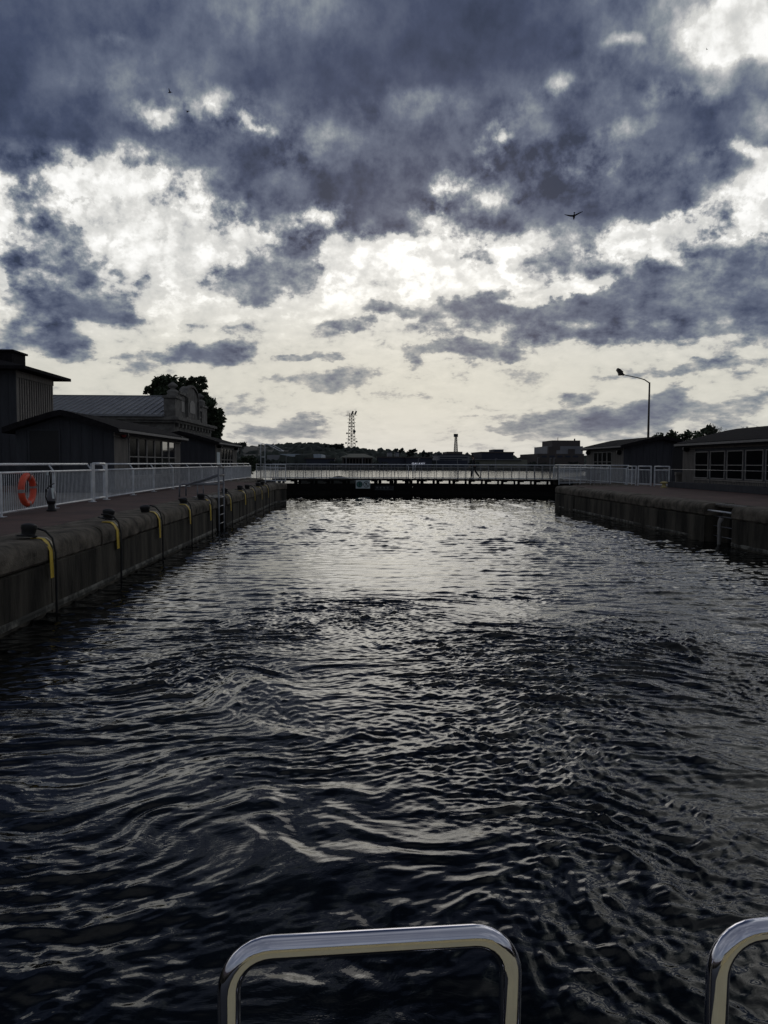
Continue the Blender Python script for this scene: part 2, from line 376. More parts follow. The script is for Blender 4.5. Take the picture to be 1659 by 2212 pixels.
# ------------------------------------------------------------------ mesh collector
class MB:
    def __init__(s): s.v = []; s.f = []
    def add(s, vs, fs):
        b = len(s.v)
        s.v += [tuple(p) for p in vs]
        s.f += [tuple(b + i for i in f) for f in fs]
        return s
    def box(s, x0, x1, y0, y1, z0, z1):
        x0, x1 = min(x0, x1), max(x0, x1); y0, y1 = min(y0, y1), max(y0, y1); z0, z1 = min(z0, z1), max(z0, z1)
        return s.add([(x0, y0, z0), (x1, y0, z0), (x1, y1, z0), (x0, y1, z0), (x0, y0, z1), (x1, y0, z1), (x1, y1, z1), (x0, y1, z1)],
                     [(0, 3, 2, 1), (4, 5, 6, 7), (0, 1, 5, 4), (1, 2, 6, 5), (2, 3, 7, 6), (3, 0, 4, 7)])
    def bar(s, a, b, w, h):
        """box from a to b, w wide across, h thick"""
        a, b = Vector(a), Vector(b)
        d = (b - a).normalized()
        up = Vector((0, 0, 1)) if abs(d.z) < 0.95 else Vector((1, 0, 0))
        x = d.cross(up).normalized(); y = x.cross(d).normalized()
        vs = []
        for p in (a, b):
            for i, j in ((-1, -1), (1, -1), (1, 1), (-1, 1)):
                vs.append(p + x * (i * w / 2) + y * (j * h / 2))
        return s.add(vs, [(0, 1, 2, 3), (7, 6, 5, 4), (0, 4, 5, 1), (1, 5, 6, 2), (2, 6, 7, 3), (3, 7, 4, 0)])
    def tube(s, pts, r, n=8, cap=True):
        pts = [Vector(p) for p in pts]
        rs = r if isinstance(r, (list, tuple)) else [r] * len(pts)
        vs = []; fs = []
        t0 = (pts[1] - pts[0]).normalized()
        up = Vector((0, 0, 1)) if abs(t0.z) < 0.9 else Vector((1, 0, 0))
        x = t0.cross(up).normalized()
        for i, p in enumerate(pts):
            if i == 0: t = pts[1] - pts[0]
            elif i == len(pts) - 1: t = pts[-1] - pts[-2]
            else: t = (pts[i + 1] - p).normalized() + (p - pts[i - 1]).normalized()
            t.normalize()
            x = (x - t * x.dot(t)).normalized()
            y = t.cross(x)
            for k in range(n):
                a = 2 * PI * k / n
                vs.append(p + (x * math.cos(a) + y * math.sin(a)) * rs[i])
        for i in range(len(pts) - 1):
            for k in range(n):
                a, b = i * n + k, i * n + (k + 1) % n
                fs.append((a, b, b + n, a + n))
        if cap:
            fs.append(tuple(range(n - 1, -1, -1)))
            fs.append(tuple((len(pts) - 1) * n + k for k in range(n)))
        return s.add(vs, fs)
    def lathe(s, prof, c, n=16):
        """prof: (radius, z) list round a vertical axis through c"""
        vs = []; fs = []
        for r_, z in prof:
            for k in range(n):
                a = 2 * PI * k / n
                vs.append((c[0] + r_ * math.cos(a), c[1] + r_ * math.sin(a), c[2] + z))
        for i in range(len(prof) - 1):
            for k in range(n):
                a, b = i * n + k, i * n + (k + 1) % n
                fs.append((a, b, b + n, a + n))
        fs.append(tuple(range(n - 1, -1, -1)))
        fs.append(tuple((len(prof) - 1) * n + k for k in range(n)))
        return s.add(vs, fs)
    def prism(s, poly, axis, a, b):
        """poly of 2D points extruded along axis ('x': poly=(y,z), 'y': poly=(x,z), 'z': poly=(x,y))"""
        n = len(poly)
        def mk(p, t):
            return {'x': (t, p[0], p[1]), 'y': (p[0], t, p[1]), 'z': (p[0], p[1], t)}[axis]
        vs = [mk(p, a) for p in poly] + [mk(p, b) for p in poly]
        fs = [tuple(range(n)), tuple(range(2 * n - 1, n - 1, -1))]
        for i in range(n):
            j = (i + 1) % n
            fs.append((i, i + n, j + n, j))
        return s.add(vs, fs)
    def build(s, name, m_, parent=None, smooth=False, local=False, bevel=0.0, angle=None):
        me = bpy.data.meshes.new(name)
        off = Vector((0, 0, 0))
        if parent is not None and not local:
            off = Vector(parent['wl']) if 'wl' in parent else Vector((0, 0, 0))
        me.from_pydata([(a - off.x, b - off.y, c - off.z) for a, b, c in s.v], [], s.f)
        me.materials.append(m_)
        bm = bmesh.new(); bm.from_mesh(me)
        bmesh.ops.recalc_face_normals(bm, faces=bm.faces)
        bm.to_mesh(me); bm.free()
        if smooth:
            for p_ in me.polygons: p_.use_smooth = True
            if angle: me.set_sharp_from_angle(angle=R(angle))
        o = bpy.data.objects.new(name, me)
        COL.objects.link(o)
        if parent is not None:
            o.parent = parent
            o['wl'] = tuple(off)
        if bevel:
            b = o.modifiers.new('bevel', 'BEVEL'); b.width = bevel; b.segments = 2; b.limit_method = 'ANGLE'
        return o

def tag(o, label, cat, group=None):
    o['label'] = label; o['category'] = cat
    if group: o['group'] = group
    return o
def thing(name, label, cat, loc=(0, 0, 0), group=None, rz=0.0):
    o = bpy.data.objects.new(name, None)
    COL.objects.link(o)
    o.empty_display_size = 0.2
    o.location = loc
    o.rotation_euler = (0, 0, rz)
    o['wl'] = tuple(loc)
    return tag(o, label, cat, group)
def struct(o, kind='structure'):
    o['kind'] = kind
    return o
def copy_tree(o, parent=None):
    c = o.copy()
    COL.objects.link(c)
    c.parent = parent
    for ch in list(o.children): copy_tree(ch, c)
    return c
rnd = random.Random(7)
_l = M['letters'].node_tree.nodes['Principled BSDF']
_l.inputs['Emission Color'].default_value = (0.8, 0.85, 1.0, 1)
_l.inputs['Emission Strength'].default_value = 0.35     # faint emission given to the letters so they stay readable

# ------------------------------------------------------------------ the lock
QZ = 1.17                 # quay level above the water
XL, XR = -4.76, 10.55     # faces of the lock walls
YEL, YER = 46.5, 42.2     # where the walls end before the gate recess
GL = (-6.2, 56.6); GM = (4.05, 58.6); GR = (14.6, 56.6)   # gate hinge, meeting point, hinge

# ---- water in the lock: churned by the propeller of the boat
def vnoise(x, y, seed):
    """smooth value noise, vectorised"""
    xi = np.floor(x).astype(np.int64); yi = np.floor(y).astype(np.int64)
    xf = x - xi; yf = y - yi
    def h(a, b):
        n = (a * 374761393 + b * 668265263 + seed * 974634777) & 0x7fffffff
        n = ((n ^ (n >> 13)) * 1274126177) & 0x7fffffff
        n = n ^ (n >> 16)
        return (n & 0xffff) / 65535.0
    xf = xf * xf * xf * (xf * (xf * 6 - 15) + 10); yf = yf * yf * yf * (yf * (yf * 6 - 15) + 10)
    return (h(xi, yi) * (1 - xf) + h(xi + 1, yi) * xf) * (1 - yf) + (h(xi, yi + 1) * (1 - xf) + h(xi + 1, yi + 1) * xf) * yf - 0.5
def sstep(x, a, b):
    t = np.clip((x - a) / (b - a), 0, 1)
    return t * t * (3 - 2 * t)
rs = np.random.RandomState(11)
def waves(x, y, lmin, lmax, n, seed, spread, pw):
    r_ = np.random.RandomState(seed)
    h = np.zeros_like(x)
    tot = 0
    for k in range(n):
        lam = lmin * (lmax / lmin) ** r_.rand()
        a = PI / 2 + r_.randn() * spread
        kx, ky = math.cos(a) * 2 * PI / lam, math.sin(a) * 2 * PI / lam
        am = lam ** pw
        ph = r_.rand() * 2 * PI
        s_ = np.sin(kx * x + ky * y + ph)
        h += am * s_
        tot += am * am * 0.5
    return h / math.sqrt(tot)
def ridge(n):   # sharp crested
    return 1 - 2 * np.abs(n) * 2
def wpt(px, py):
    Y = 2.35 * 1680 / (py - 1001); return (px - 775) / 1680 * Y, Y
EDDIES = []
_er = random.Random(19)
for px, py, k_, s_ in ((640, 1410, 1.1, 2.6), (740, 1560, 0.8, -3.0), (1440, 1960, 0.55, 3.0), (1150, 1390, 0.9, 2.2), (1310, 1340, 1.2, -2.2), (880, 1340, 1.3, 2.4),
                       (1010, 1510, 0.7, -2.6), (560, 1620, 0.55, 2.4), (900, 1680, 0.5, 2.8), (1180, 1600, 0.6, -2.4), (1400, 1650, 0.7, 2.2), (1060, 1820, 0.4, -2.6),
                       (1300, 1800, 0.45, 2.4), (450, 1500, 0.8, -2.0), (980, 1440, 0.6, 2.6), (760, 1460, 0.6, -2.4), (1530, 1480, 1.0, 2.0), (800, 1760, 0.35, 2.4), (380, 1750, 0.35, 2.0)):
    x_, y_ = wpt(px, py); EDDIES.append((x_, y_, k_, s_))
for i in range(26):
    EDDIES.append((_er.uniform(-3.0, 5.5), _er.uniform(4.5, 13.0), _er.uniform(0.25, 0.6), _er.choice((-1, 1)) * _er.uniform(1.2, 2.6)))
def water_h(x, y):
    X0, Y0 = x, y
    # eddies curl the surface
    for cx_, cy_, rr_, st_ in EDDIES:
        dx, dy = x - cx_, y - cy_
        w_ = 0.33 * st_ * np.exp(-(dx * dx + dy * dy) / (rr_ * rr_))
        c_, s_ = np.cos(w_), np.sin(w_)
        x, y = cx_ + dx * c_ - dy * s_, cy_ + dx * s_ + dy * c_
    # swirling drift of the prop wash
    churn0 = 1 - sstep(np.sqrt(((x - 1.6) / 5.0) ** 2 + ((y - 7.2) / 8.2) ** 2), 0.7, 1.2)
    kw = 0.25 + 0.75 * churn0
    wx = (vnoise(x * 0.45, y * 0.40, 3) * 1.3 + vnoise(x * 1.1, y * 1.0, 4) * 0.60 + vnoise(x * 2.8, y * 2.5, 5) * 0.20) * kw
    wy = (vnoise(x * 0.45, y * 0.40, 6) * 1.0 + vnoise(x * 1.1, y * 1.0, 7) * 0.45 + vnoise(x * 2.8, y * 2.5, 8) * 0.15) * kw
    # curved wake: crests bow away from the boat on both sides
    bow = 0.045 * (x - 1.4) ** 2 * np.exp(-((y - 8) / 9) ** 2)
    ax, ay = x + wx, y + wy + bow + (0.12 + 0.28 * (1 - sstep(y, 5.0, 9.0))) * np.maximum(x - 0.2, 0) + 0.25 * x * (1 - sstep(y, 3.5, 6.5)) * (x < 0.2)
    churn = churn0
    slick = np.exp(-(((x + 0.2) / 3.2) ** 2 + ((y - 17.5) / 3.2) ** 2)) * 0.80
    left = sstep(-x, 0.3, 2.4) * (1 - sstep(y, 7.0, 12.0))
    near = (1 - sstep(y + 0.5 * x, 4.4, 6.4)) * (1 - sstep(x, -0.2, 1.4))
    patch = np.clip(vnoise(x * 0.55, y * 0.8, 33) * 2.2 + 0.75, 0.12, 1.5)
    big = waves(ax, ay, 0.8, 2.2, 16, 1, 0.40, 1.0)
    med = waves(ax + 3, ay, 0.26, 0.7, 26, 2, 0.42, 0.9)
    X1, Y1 = 0.6 * X0 + 0.4 * x, 0.6 * Y0 + 0.4 * y
    sml = waves(X1 + wx * 0.9, Y1 + wy * 0.9 + bow, 0.085, 0.24, 34, 5, 0.60, 0.8)
    fin = waves(X1 + wx * 0.5, Y1 + wy * 0.5 + bow, 0.055, 0.11, 30, 25, 0.75, 0.6)
    rp = waves(x + wx * 0.4, y + wy * 0.4 - 0.05 * x, 0.18, 0.62, 28, 9, 0.34, 1.0)
    rf = waves(x + wx * 0.3, y + wy * 0.3, 0.08, 0.19, 26, 12, 0.32, 0.8)
    # long thin creases
    med = med + 0.28 * (med * med - 1); sml = sml + 0.28 * (sml * sml - 1); rp = rp + 0.22 * (rp * rp - 1)
    cr = ridge(vnoise(ax * 0.8 + 5, ay * 3.2, 21)) * 0.6 + ridge(vnoise(ax * 1.7 + 9, ay * 6.5, 22)) * 0.4
    dome = vnoise(x * 0.8 + 2.0, y * 0.8, 31)
    h = 0.0075 * big * (0.22 + 0.65 * churn + 0.45 * left) * (1 - 0.35 * near)
    h += 0.0056 * med * (0.06 + churn * (0.35 + 0.65 * patch)) * (1 - 0.65 * near)
    h += 0.0037 * sml * (0.06 + churn * (0.3 + 0.7 * patch) + 0.30 * left) * (1 - 0.60 * near)
    h += 0.0020 * fin * (0.1 + churn * (0.25 + 0.75 * patch)) * (1 - 0.45 * near)
    h += 0.0085 * cr * churn * (0.4 + 0.6 * patch) * (1 - 0.6 * near)
    h += 0.018 * dome * churn
    calm = (1 - 0.85 * churn)
    far = 1 - 0.35 * sstep(y, 22, 45)
    h += 0.0078 * rp * calm * (1 - slick) * far
    h += 0.0018 * rf * calm * (1 - slick) * (0.6 + 0.6 * np.clip(vnoise(x * 0.25, y * 0.25, 44) * 2 + 0.5, 0, 1))
    h += 0.0066 * left * waves(ax, ay, 0.20, 0.80, 22, 18, 0.35, 1.0) * (1 - 0.60 * near)
    h += 0.0042 * near * waves(ax, ay, 0.18, 0.55, 22, 19, 0.9, 1.0)
    edge = np.minimum(x + 6.5, 15 - x)
    return h
def grid(x0, x1, nx, ys):
    xs = np.linspace(x0, x1, nx)
    X, Y = np.meshgrid(xs, ys)
    Z = water_h(X, Y)
    return X, Y, Z
def grid_mesh(parts):
    vs = []; fs = []; base = 0
    for X, Y, Z in parts:
        ny, nx = X.shape
        vs.append(np.stack([X, Y, Z], -1).reshape(-1, 3))
        i = np.arange(nx - 1); j = np.arange(ny - 1)
        I, J = np.meshgrid(i, j)
        a = (J * nx + I).ravel() + base
        fs.append(np.stack([a, a + 1, a + nx + 1, a + nx], -1))
        base += nx * ny
    return np.concatenate(vs), np.concatenate(fs)
def np_mesh(name, V, Fq, m_):
    me = bpy.data.meshes.new(name)
    me.vertices.add(len(V)); me.vertices.foreach_set('co', V.astype(np.float32).ravel())
    me.loops.add(Fq.size); me.loops.foreach_set('vertex_index', Fq.astype(np.int32).ravel())
    me.polygons.add(len(Fq))
    me.polygons.foreach_set('loop_start', (np.arange(len(Fq)) * 4).astype(np.int32))
    me.polygons.foreach_set('use_smooth', np.ones(len(Fq), dtype=bool))
    me.update(calc_edges=True)
    me.validate()
    me.materials.append(m_)
    o = bpy.data.objects.new(name, me)
    COL.objects.link(o)
    return o

wm = bpy.data.materials.new('lock_water'); wm.use_nodes = True
q = G(wm.node_tree)
bs = wm.node_tree.nodes['Principled BSDF']
bs.inputs['Base Color'].default_value = (0.0010, 0.0020, 0.0020, 1)
bs.inputs['Roughness'].default_value = 0.03
bs.inputs['IOR'].default_value = 1.40
ob = q.n('ShaderNodeTexCoord').outputs['Object']
sp = q.n('ShaderNodeSeparateXYZ'); q.put(sp.inputs[0], ob)
wn = q.v('SUBTRACT', q.noise(ob, 0.9, 2.0, 0.5, out=1), (0.5, 0.5, 0.5))
vv_ = q.v('ADD', q.v('MULTIPLY', ob, (1, 1.9, 1)), q.v('MULTIPLY', wn, (1.4, 1.4, 0)))
r1 = q.noise(vv_, 9.0, 3.0, 0.55, 0.6)
r2 = q.noise(vv_, 26.0, 2.0, 0.5, 0.5)
pat = q.mr(q.noise(ob, 0.55, 2.0, 0.5), 0.38, 0.62, 0.25, 1.0)
farf = q.mr(sp.outputs[1], 6.0, 40.0, 1.0, 0.35)
hgt = q.m('MULTIPLY', q.m('MULTIPLY_ADD', r2, 0.28, r1), q.m('MULTIPLY', pat, farf))
bn = q.n('ShaderNodeBump'); bn.inputs['Strength'].default_value = 1.0; bn.inputs['Distance'].default_value = 0.0028
q.put(bn.inputs['Height'], hgt)
wm.node_tree.links.new(bn.outputs[0], bs.inputs['Normal'])

ys_near = np.arange(0.6, 12.0, 0.018)
ys_far = [12.0 - 0.022]
ys_far = [ys_near[-1]]
st = 0.026
while ys_far[-1] < 62:
    ys_far.append(ys_far[-1] + st); st = min(st * 1.0035, 0.12)
ys_far = np.array(ys_far)
xlo, xhi = -5.6, 11.2
A = grid(xlo, xhi, 860, ys_near)
Bq = grid(xlo, xhi, 470, ys_far)
Cq = grid(xlo, xhi, 110, np.linspace(-14, 0.6, 110))
# the lock is wider in the gate recess
Dq = grid(-9.5, xlo, 40, np.arange(40, 62.05, 0.15)); Eq = grid(xhi, 17.5, 60, np.arange(36, 62.05, 0.15))
V, Fq = grid_mesh([A, Bq, Cq, Dq, Eq])
struct(np_mesh('water', V, Fq, wm))

# river beyond the gate
rm_ = bpy.data.materials.new('river_water'); rm_.use_nodes = True
q = G(rm_.node_tree); bs = rm_.node_tree.nodes['Principled BSDF']
bs.inputs['Base Color'].default_value = (0.01, 0.014, 0.018, 1)
bs.inputs['Roughness'].default_value = 0.12; bs.inputs['IOR'].default_value = 1.333
ob = q.n('ShaderNodeTexCoord').outputs['Object']
bn = q.n('ShaderNodeBump'); bn.inputs['Strength'].default_value = 0.5; bn.inputs['Distance'].default_value = 0.05
q.put(bn.inputs['Height'], q.noise(q.v('MULTIPLY', ob, (1, 2.5, 1)), 0.8, 4.0, 0.6))
rm_.node_tree.links.new(bn.outputs[0], bs.inputs['Normal'])
mb = MB(); mb.add([(-900, 61.9, -0.02), (1100, 61.9, -0.02), (1100, 285, -0.02), (-900, 285, -0.02)], [(0, 1, 2, 3)])
struct(mb.build('river', rm_))
mb = MB(); mb.add([(-5.6, -14, -0.01), (11.2, -14, -0.01), (11.2, -60, -0.01), (-5.6, -60, -0.01)], [(0, 1, 2, 3)])
struct(mb.build('lock_water', rm_))

# ---- lock walls: stone blocks under a rounded coping
def coping_profile(w=0.95, h=0.37, r_=0.17):
    """(offset towards the land, z): nose of the coping towards the water at 0"""
    pts = [(w, QZ), (r_ + 0.02, QZ)]
    for k in range(1, 7):
        a = PI / 2 * k / 6
        pts.append((r_ + 0.02 - (r_ + 0.02) * math.sin(a), QZ - r_ + r_ * math.cos(a)))
    pts += [(0.0, QZ - h + 0.04), (0.035, QZ - h), (w, QZ - h)]
    return pts
def run_blocks(mb, path, sgn, step, prof, jitter, r_):
    """extrude profile along a polyline in separate stones. sgn=-1: land on -x side"""
    pts = [Vector((p[0], p[1], 0)) for p in path]
    for a, b in zip(pts[:-1], pts[1:]):
        ln = (b - a).length; n = max(1, round(ln / step)); d = (b - a) / n
        nrm = Vector((-(b - a).y, (b - a).x, 0)).normalized()
        if nrm.x * sgn < 0: nrm = -nrm
        for i in range(n):
            p0 = a + d * i + d.normalized() * 0.010; p1 = a + d * (i + 1) - d.normalized() * 0.010
            j0 = r_.uniform(-jitter, jitter); jz = r_.uniform(-jitter, jitter) * 0.6
            k = len(prof)
            # several sections so that the worn nose can waver
            secs = 14
            vs = []
            for s_ in range(secs + 1):
                t = s_ / secs
                pp = p0.lerp(p1, t)
                for (o_, z_) in prof:
                    wob = (0.016 * mnoise.noise(Vector((pp.x * 2.3, pp.y * 2.3, z_ * 4))) + 0.010 * mnoise.noise(Vector((pp.x * 7, pp.y * 7, z_ * 9)))) if o_ < 0.3 else 0
                    e = 0.012 if s_ in (0, secs) and o_ < 0.4 else 0
                    q_ = pp + nrm * (o_ + j0 + wob + e)
                    vs.append((q_.x, q_.y, z_ + jz - (e * 0.6 if o_ < 0.4 and z_ > QZ - 0.2 else 0) + (wob * 0.6 if z_ > QZ - 0.15 else 0)))
            fs = []
            for s_ in range(secs):
                for c in range(k):
                    c2 = (c + 1) % k
                    fs.append((s_ * k + c, s_ * k + c2, (s_ + 1) * k + c2, (s_ + 1) * k + c))
            fs.append(tuple(range(k - 1, -1, -1))); fs.append(tuple(secs * k + c for c in range(k)))
            mb.add(vs, fs)
wall_prof = [(0.06, QZ - 0.375), (0.03, QZ - 0.40), (0.03, -1.5), (0.95, -1.5), (0.95, QZ - 0.375)]
band_prof = [(0.018, 0.15), (0.012, 0.11), (0.018, 0.05), (0.05, 0.05), (0.05, 0.15)]
rb = random.Random(3)
LREC = (26.3, 28.3)   # ladder recess, left wall
RREC = (21.7, 23.4)   # ladder recess, right wall
def lock_wall(nm, label, runs, sgn, recess, rx):
    t = thing(nm, label, 'wall', (runs[0][0][0], runs[0][0][1], 0))
    c = MB(); w = MB(); a = MB()
    for path in runs:
        run_blocks(c, path, sgn, 2.35, coping_profile(), 0.017, rb)
        run_blocks(w, path, sgn, 3.6, wall_prof, 0.022, rb)
        run_blocks(a, path, sgn, 40, band_prof, 0.0, rb)
    c.build('coping', M['coping'], t, smooth=True, angle=35)
    w.build('wall_face', M['lockwall'], t, smooth=True, angle=30)
    a.build('tide_line', M['algae'], t)
    b = MB()
    x0 = rx; x1 = rx + sgn * 0.9
    b.box(x0 + sgn * 0.55, x1, recess[0] - 0.02, recess[1] + 0.02, -1.5, QZ - 0.01)
    b.build('recess_back', M['lockwall'], t)
    return t
lw = lock_wall('lock_wall', 'left lock wall of stained stone with rounded coping, straps hung over it', [
    [(XL, -30), (XL, LREC[0])], [(XL, LREC[1]), (XL, 41.0), (-4.75, 44.5), (-4.25, 46.3)], [(-4.25, 46.3), (-4.7, 47.4), (-6.6, 48.2)], [(-7.4, 48.2), (-7.4, 61)]], -1, LREC, XL)
rw = lock_wall('lock_wall', 'right lock wall of stained stone with chipped rounded coping and pipe in recess', [
    [(XR, -30), (XR, RREC[0])], [(XR, RREC[1]), (XR, YER - 0.6)], [(XR, YER - 0.6), (XR + 0.7, YER + 0.3), (15.2, YER + 0.8)], [(15.6, YER + 0.8), (15.6, 61)]], 1, RREC, XR)

# ---- quays and land
def sheet(nm, poly, z, m_, kind='structure'):
    mb = MB(); mb.add([(x, y, z) for x, y in poly], [tuple(range(len(poly)))])
    return struct(mb.build(nm, m_), kind)
def slab(nm, poly, z0, z1, m_):
    mb = MB(); mb.prism(poly, 'z', z0, z1); return struct(mb.build(nm, m_))
slab('quay', [(XL - 0.9, -30), (-70, -30), (-70, 62), (-8.3, 62), (-8.3, 48.9), (-6.7, 48.9), (-5.8, 47.5), (-5.6, 44.5), (XL - 0.9, 41)], -1.5, QZ - 0.012, M['paving'])
slab('quay', [(XR + 0.9, -30), (90, -30), (90, 62), (16.4, 62), (16.4, YER + 1.7), (XR + 1.5, YER + 1.2), (XR + 0.9, YER - 0.2)], -1.5, QZ - 0.012, M['paving'])
slab('riverbank', [(-300, 62), (-9.5, 62), (-11.5, 75), (-14, 100), (-30, 145), (-300, 150)], -1.5, QZ - 0.1, M['farland'])
slab('riverbank', [(300, 62), (16.8, 62), (19, 74), (30, 96), (300, 130)], -1.5, QZ - 0.1, M['farland'])
sheet('footpath', [(-8.6, 8), (-9.4, 8), (-9.4, 50), (-8.6, 50)], QZ - 0.008, M['pale_paving'])
sheet('footpath', [(-9.4, 8), (-30, 8), (-30, 30.5), (-9.4, 30.5)], QZ - 0.004, M['pale_paving'])

# ---- far shore
mb = MB()
nx_, ny_ = 90, 26
vs = []
def hillz(x, y):
    t = min(max((y - 330) / 700.0, 0), 1)
    px = 775 + x / y * 1680
    line = np.interp(px, [-400, 0, 500, 560, 640, 760, 830, 930, 1040, 1150, 1250, 1500, 2100],
                     [962, 955, 955, 954, 956, 966, 972, 978, 984, 988, 984, 975, 970])
    top = (1001 - line) / 1680 * 1030 + 2.35 - 8
    return 1.0 + (top - 1.0) * t * t * (3 - 2 * t)
for j in range(ny_ + 1):
    y = 272 + (1200 - 272) * (j / ny_) ** 1.3
    for i in range(nx_ + 1):
        x = (i / nx_ - 0.48) * y * 2.2
        vs.append((x, y, hillz(x, y) if y > 275 else 0.6))
fs = [(j * (nx_ + 1) + i, j * (nx_ + 1) + i + 1, (j + 1) * (nx_ + 1) + i + 1, (j + 1) * (nx_ + 1) + i) for j in range(ny_) for i in range(nx_)]
mb.add(vs, fs)
struct(mb.build('hill', M['farland'], smooth=True))
mb = MB(); mb.prism([(-700, 266), (900, 266), (900, 290), (-700, 290)], 'z', -1, 0.95)
struct(mb.build('far_shore', M['farland']))
mb = MB(); mb.add([(-6000, 1190, -3), (6000, 1190, -3), (6000, 5500, -3), (-6000, 5500, -3)], [(0, 1, 2, 3)])
struct(mb.build('ground', M['farland']))

# ------------------------------------------------------------------ railings
def railline(p0, p1):
    p0, p1 = Vector(p0), Vector(p1)
    return lambda t: p0.lerp(p1, t)
def cranked_railing(label, pts, off, end_full=(False, False), group='white railings beside the quays', z0=QZ, wide_ends=False):
    """pts: list of post positions (x,y). The hand rail is carried on brackets, set back by off (vector)."""
    t = thing('railing', label, 'railing', (pts[0][0], pts[0][1], z0), group)
    zt, zm, zb = z0 + 1.12, z0 + 0.94, z0 + 0.085
    V3 = lambda p, z: Vector((p[0], p[1], z))
    o_ = Vector((off[0], off[1], 0))
    MB().tube([V3(p, zm) for p in pts], 0.027, 8).build('middle_rail', M['white'], t, smooth=True)
    MB().tube([V3(p, zb) for p in pts], 0.027, 8).build('bottom_rail', M['white'], t, smooth=True)
    MB().tube([V3(p, zt) + o_ for p in pts], 0.030, 8).build('hand_rail', M['white'], t, smooth=True)
    for i, p in enumerate(pts):
        full = (i == 0 and end_full[0]) or (i == len(pts) - 1 and end_full[1])
        b = MB()
        w = 0.06 if not full else 0.10
        b.box(p[0] - 0.03, p[0] + 0.03, p[1] - w / 2, p[1] + w / 2, z0 + 0.012, zm if not full else zt + 0.02)
        b.box(p[0] - 0.09, p[0] + 0.09, p[1] - 0.11, p[1] + 0.11, z0, z0 + 0.012)
        b.tube([V3(p, zm), V3(p, zt) + o_ * 0.97], 0.022, 6)
        b.build('post', M['white'], t)
    for a, b_ in zip(pts[:-1], pts[1:]):
        a, b_ = V3(a, 0), V3(b_, 0)
        n = max(2, round((b_ - a).length / 0.112))
        k = MB()
        for i in range(1, n):
            p = a.lerp(b_, i / n)
            k.tube([(p.x, p.y, zb + 0.01), (p.x, p.y, zm - 0.01)], 0.0085, 5, cap=False)
        k.build('balusters', M['white'], t, smooth=True)
    return t
def lx(Y): return float(np.interp(Y, [10, 16.5, 31.3, 63], [-7.5, -7.62, -8.25, -8.38]))
def flat_panel(label, a, b, posts, z0=QZ, group='white railings beside the quays', h=1.08, mid=True, sp=0.112, w=0.045, name='railing', cat='railing', bal_r=0.0085, material='white'):
    a, b = Vector((a[0], a[1], 0)), Vector((b[0], b[1], 0))
    t = thing(name, label, cat, (a.x, a.y, z0), group)
    zt, zb = z0 + h, z0 + 0.09
    zm = z0 + h - 0.2 if mid else zt
    mt = M[material]
    q_ = lambda p, z: (p.x, p.y, z)
    MB().tube([q_(a, zt), q_(b, zt)], w * 0.55, 8).build('hand_rail', mt, t, smooth=True)
    if mid: MB().tube([q_(a, zm), q_(b, zm)], w * 0.5, 8).build('middle_rail', mt, t, smooth=True)
    MB().tube([q_(a, zb), q_(b, zb)], w * 0.5, 8).build('bottom_rail', mt, t, smooth=True)
    for i in range(posts + 1):
        p = a.lerp(b, i / posts)
        MB().bar((p.x, p.y, z0), (p.x, p.y, zt), w, w).build('post', mt, t)
        if i < posts:
            p2 = a.lerp(b, (i + 1) / posts)
            n = max(2, round((p2 - p).length / sp)); k = MB()
            for j in range(1, n):
                r_ = p.lerp(p2, j / n)
                k.tube([q_(r_, zb), q_(r_, zm)], bal_r, 5, cap=False)
            k.build('balusters', mt, t, smooth=True)
    return t

ysA = [10.3, 13.6, 16.8, 20.1, 23.35]
cranked_railing('white railing on left quay, nearest section, orange ring hung on it', [(lx(y), y) for y in ysA], (-0.16, 0.05), (False, True))
flat_panel('short white gate panel between two wide posts of left railing', (lx(23.45), 23.47), (lx(24.7), 24.68), 1, h=1.13, w=0.075)
ysB = [24.85, 28.3, 31.6, 34.9, 38.2, 41.4, 44.6, 47.8, 51.0, 54.2, 57.4, 60.6]
cranked_railing('long white railing on left quay receding past huts to the bridge', [(lx(y), y) for y in ysB], (-0.16, 0.05), (True, False))
flat_panel('white railing across far end of left quay, in front of bridge end', P(573, 1036, 47.6)[:2], P(617, 1036, 47.6)[:2], 2)
flat_panel('white railing on left quay between quay corner and lock bridge', (-7.9, 60.3), (-5.9, 56.9), 3)
# right quay
ysR = [45.4, 48.9, 52.4, 55.8, 59.3, 62.6]
cranked_railing('white railing with slanted brackets on right quay before the hut', [(15.75, y) for y in ysR], (0.16, 0.05))
flat_panel('white railing panel with bars, left of the three on right quay', (15.78, 45.2), (15.72, 43.7), 2)
pa, pb = P(1385, 1040, 42.9), P(1426 - 10, 1040, 42.6)
flat_panel('white gate panel with bars, middle of three on right quay', (15.70, 43.3), (16.05, 42.3), 1, w=0.06)
flat_panel('white gate panel with bars, nearest the cream bollard on right quay', (16.15, 42.05), (16.5, 40.9), 1, w=0.06)
flat_panel('thin grey guard rail at right quay corner beside lock bridge', (11.55, 44.6), (15.3, 46.9), 5, w=0.035)
flat_panel('dark mesh panel behind guard rail on right quay corner', (13.2, 46.0), (14.5, 44.6), 2, material='steel', w=0.035, sp=0.06)

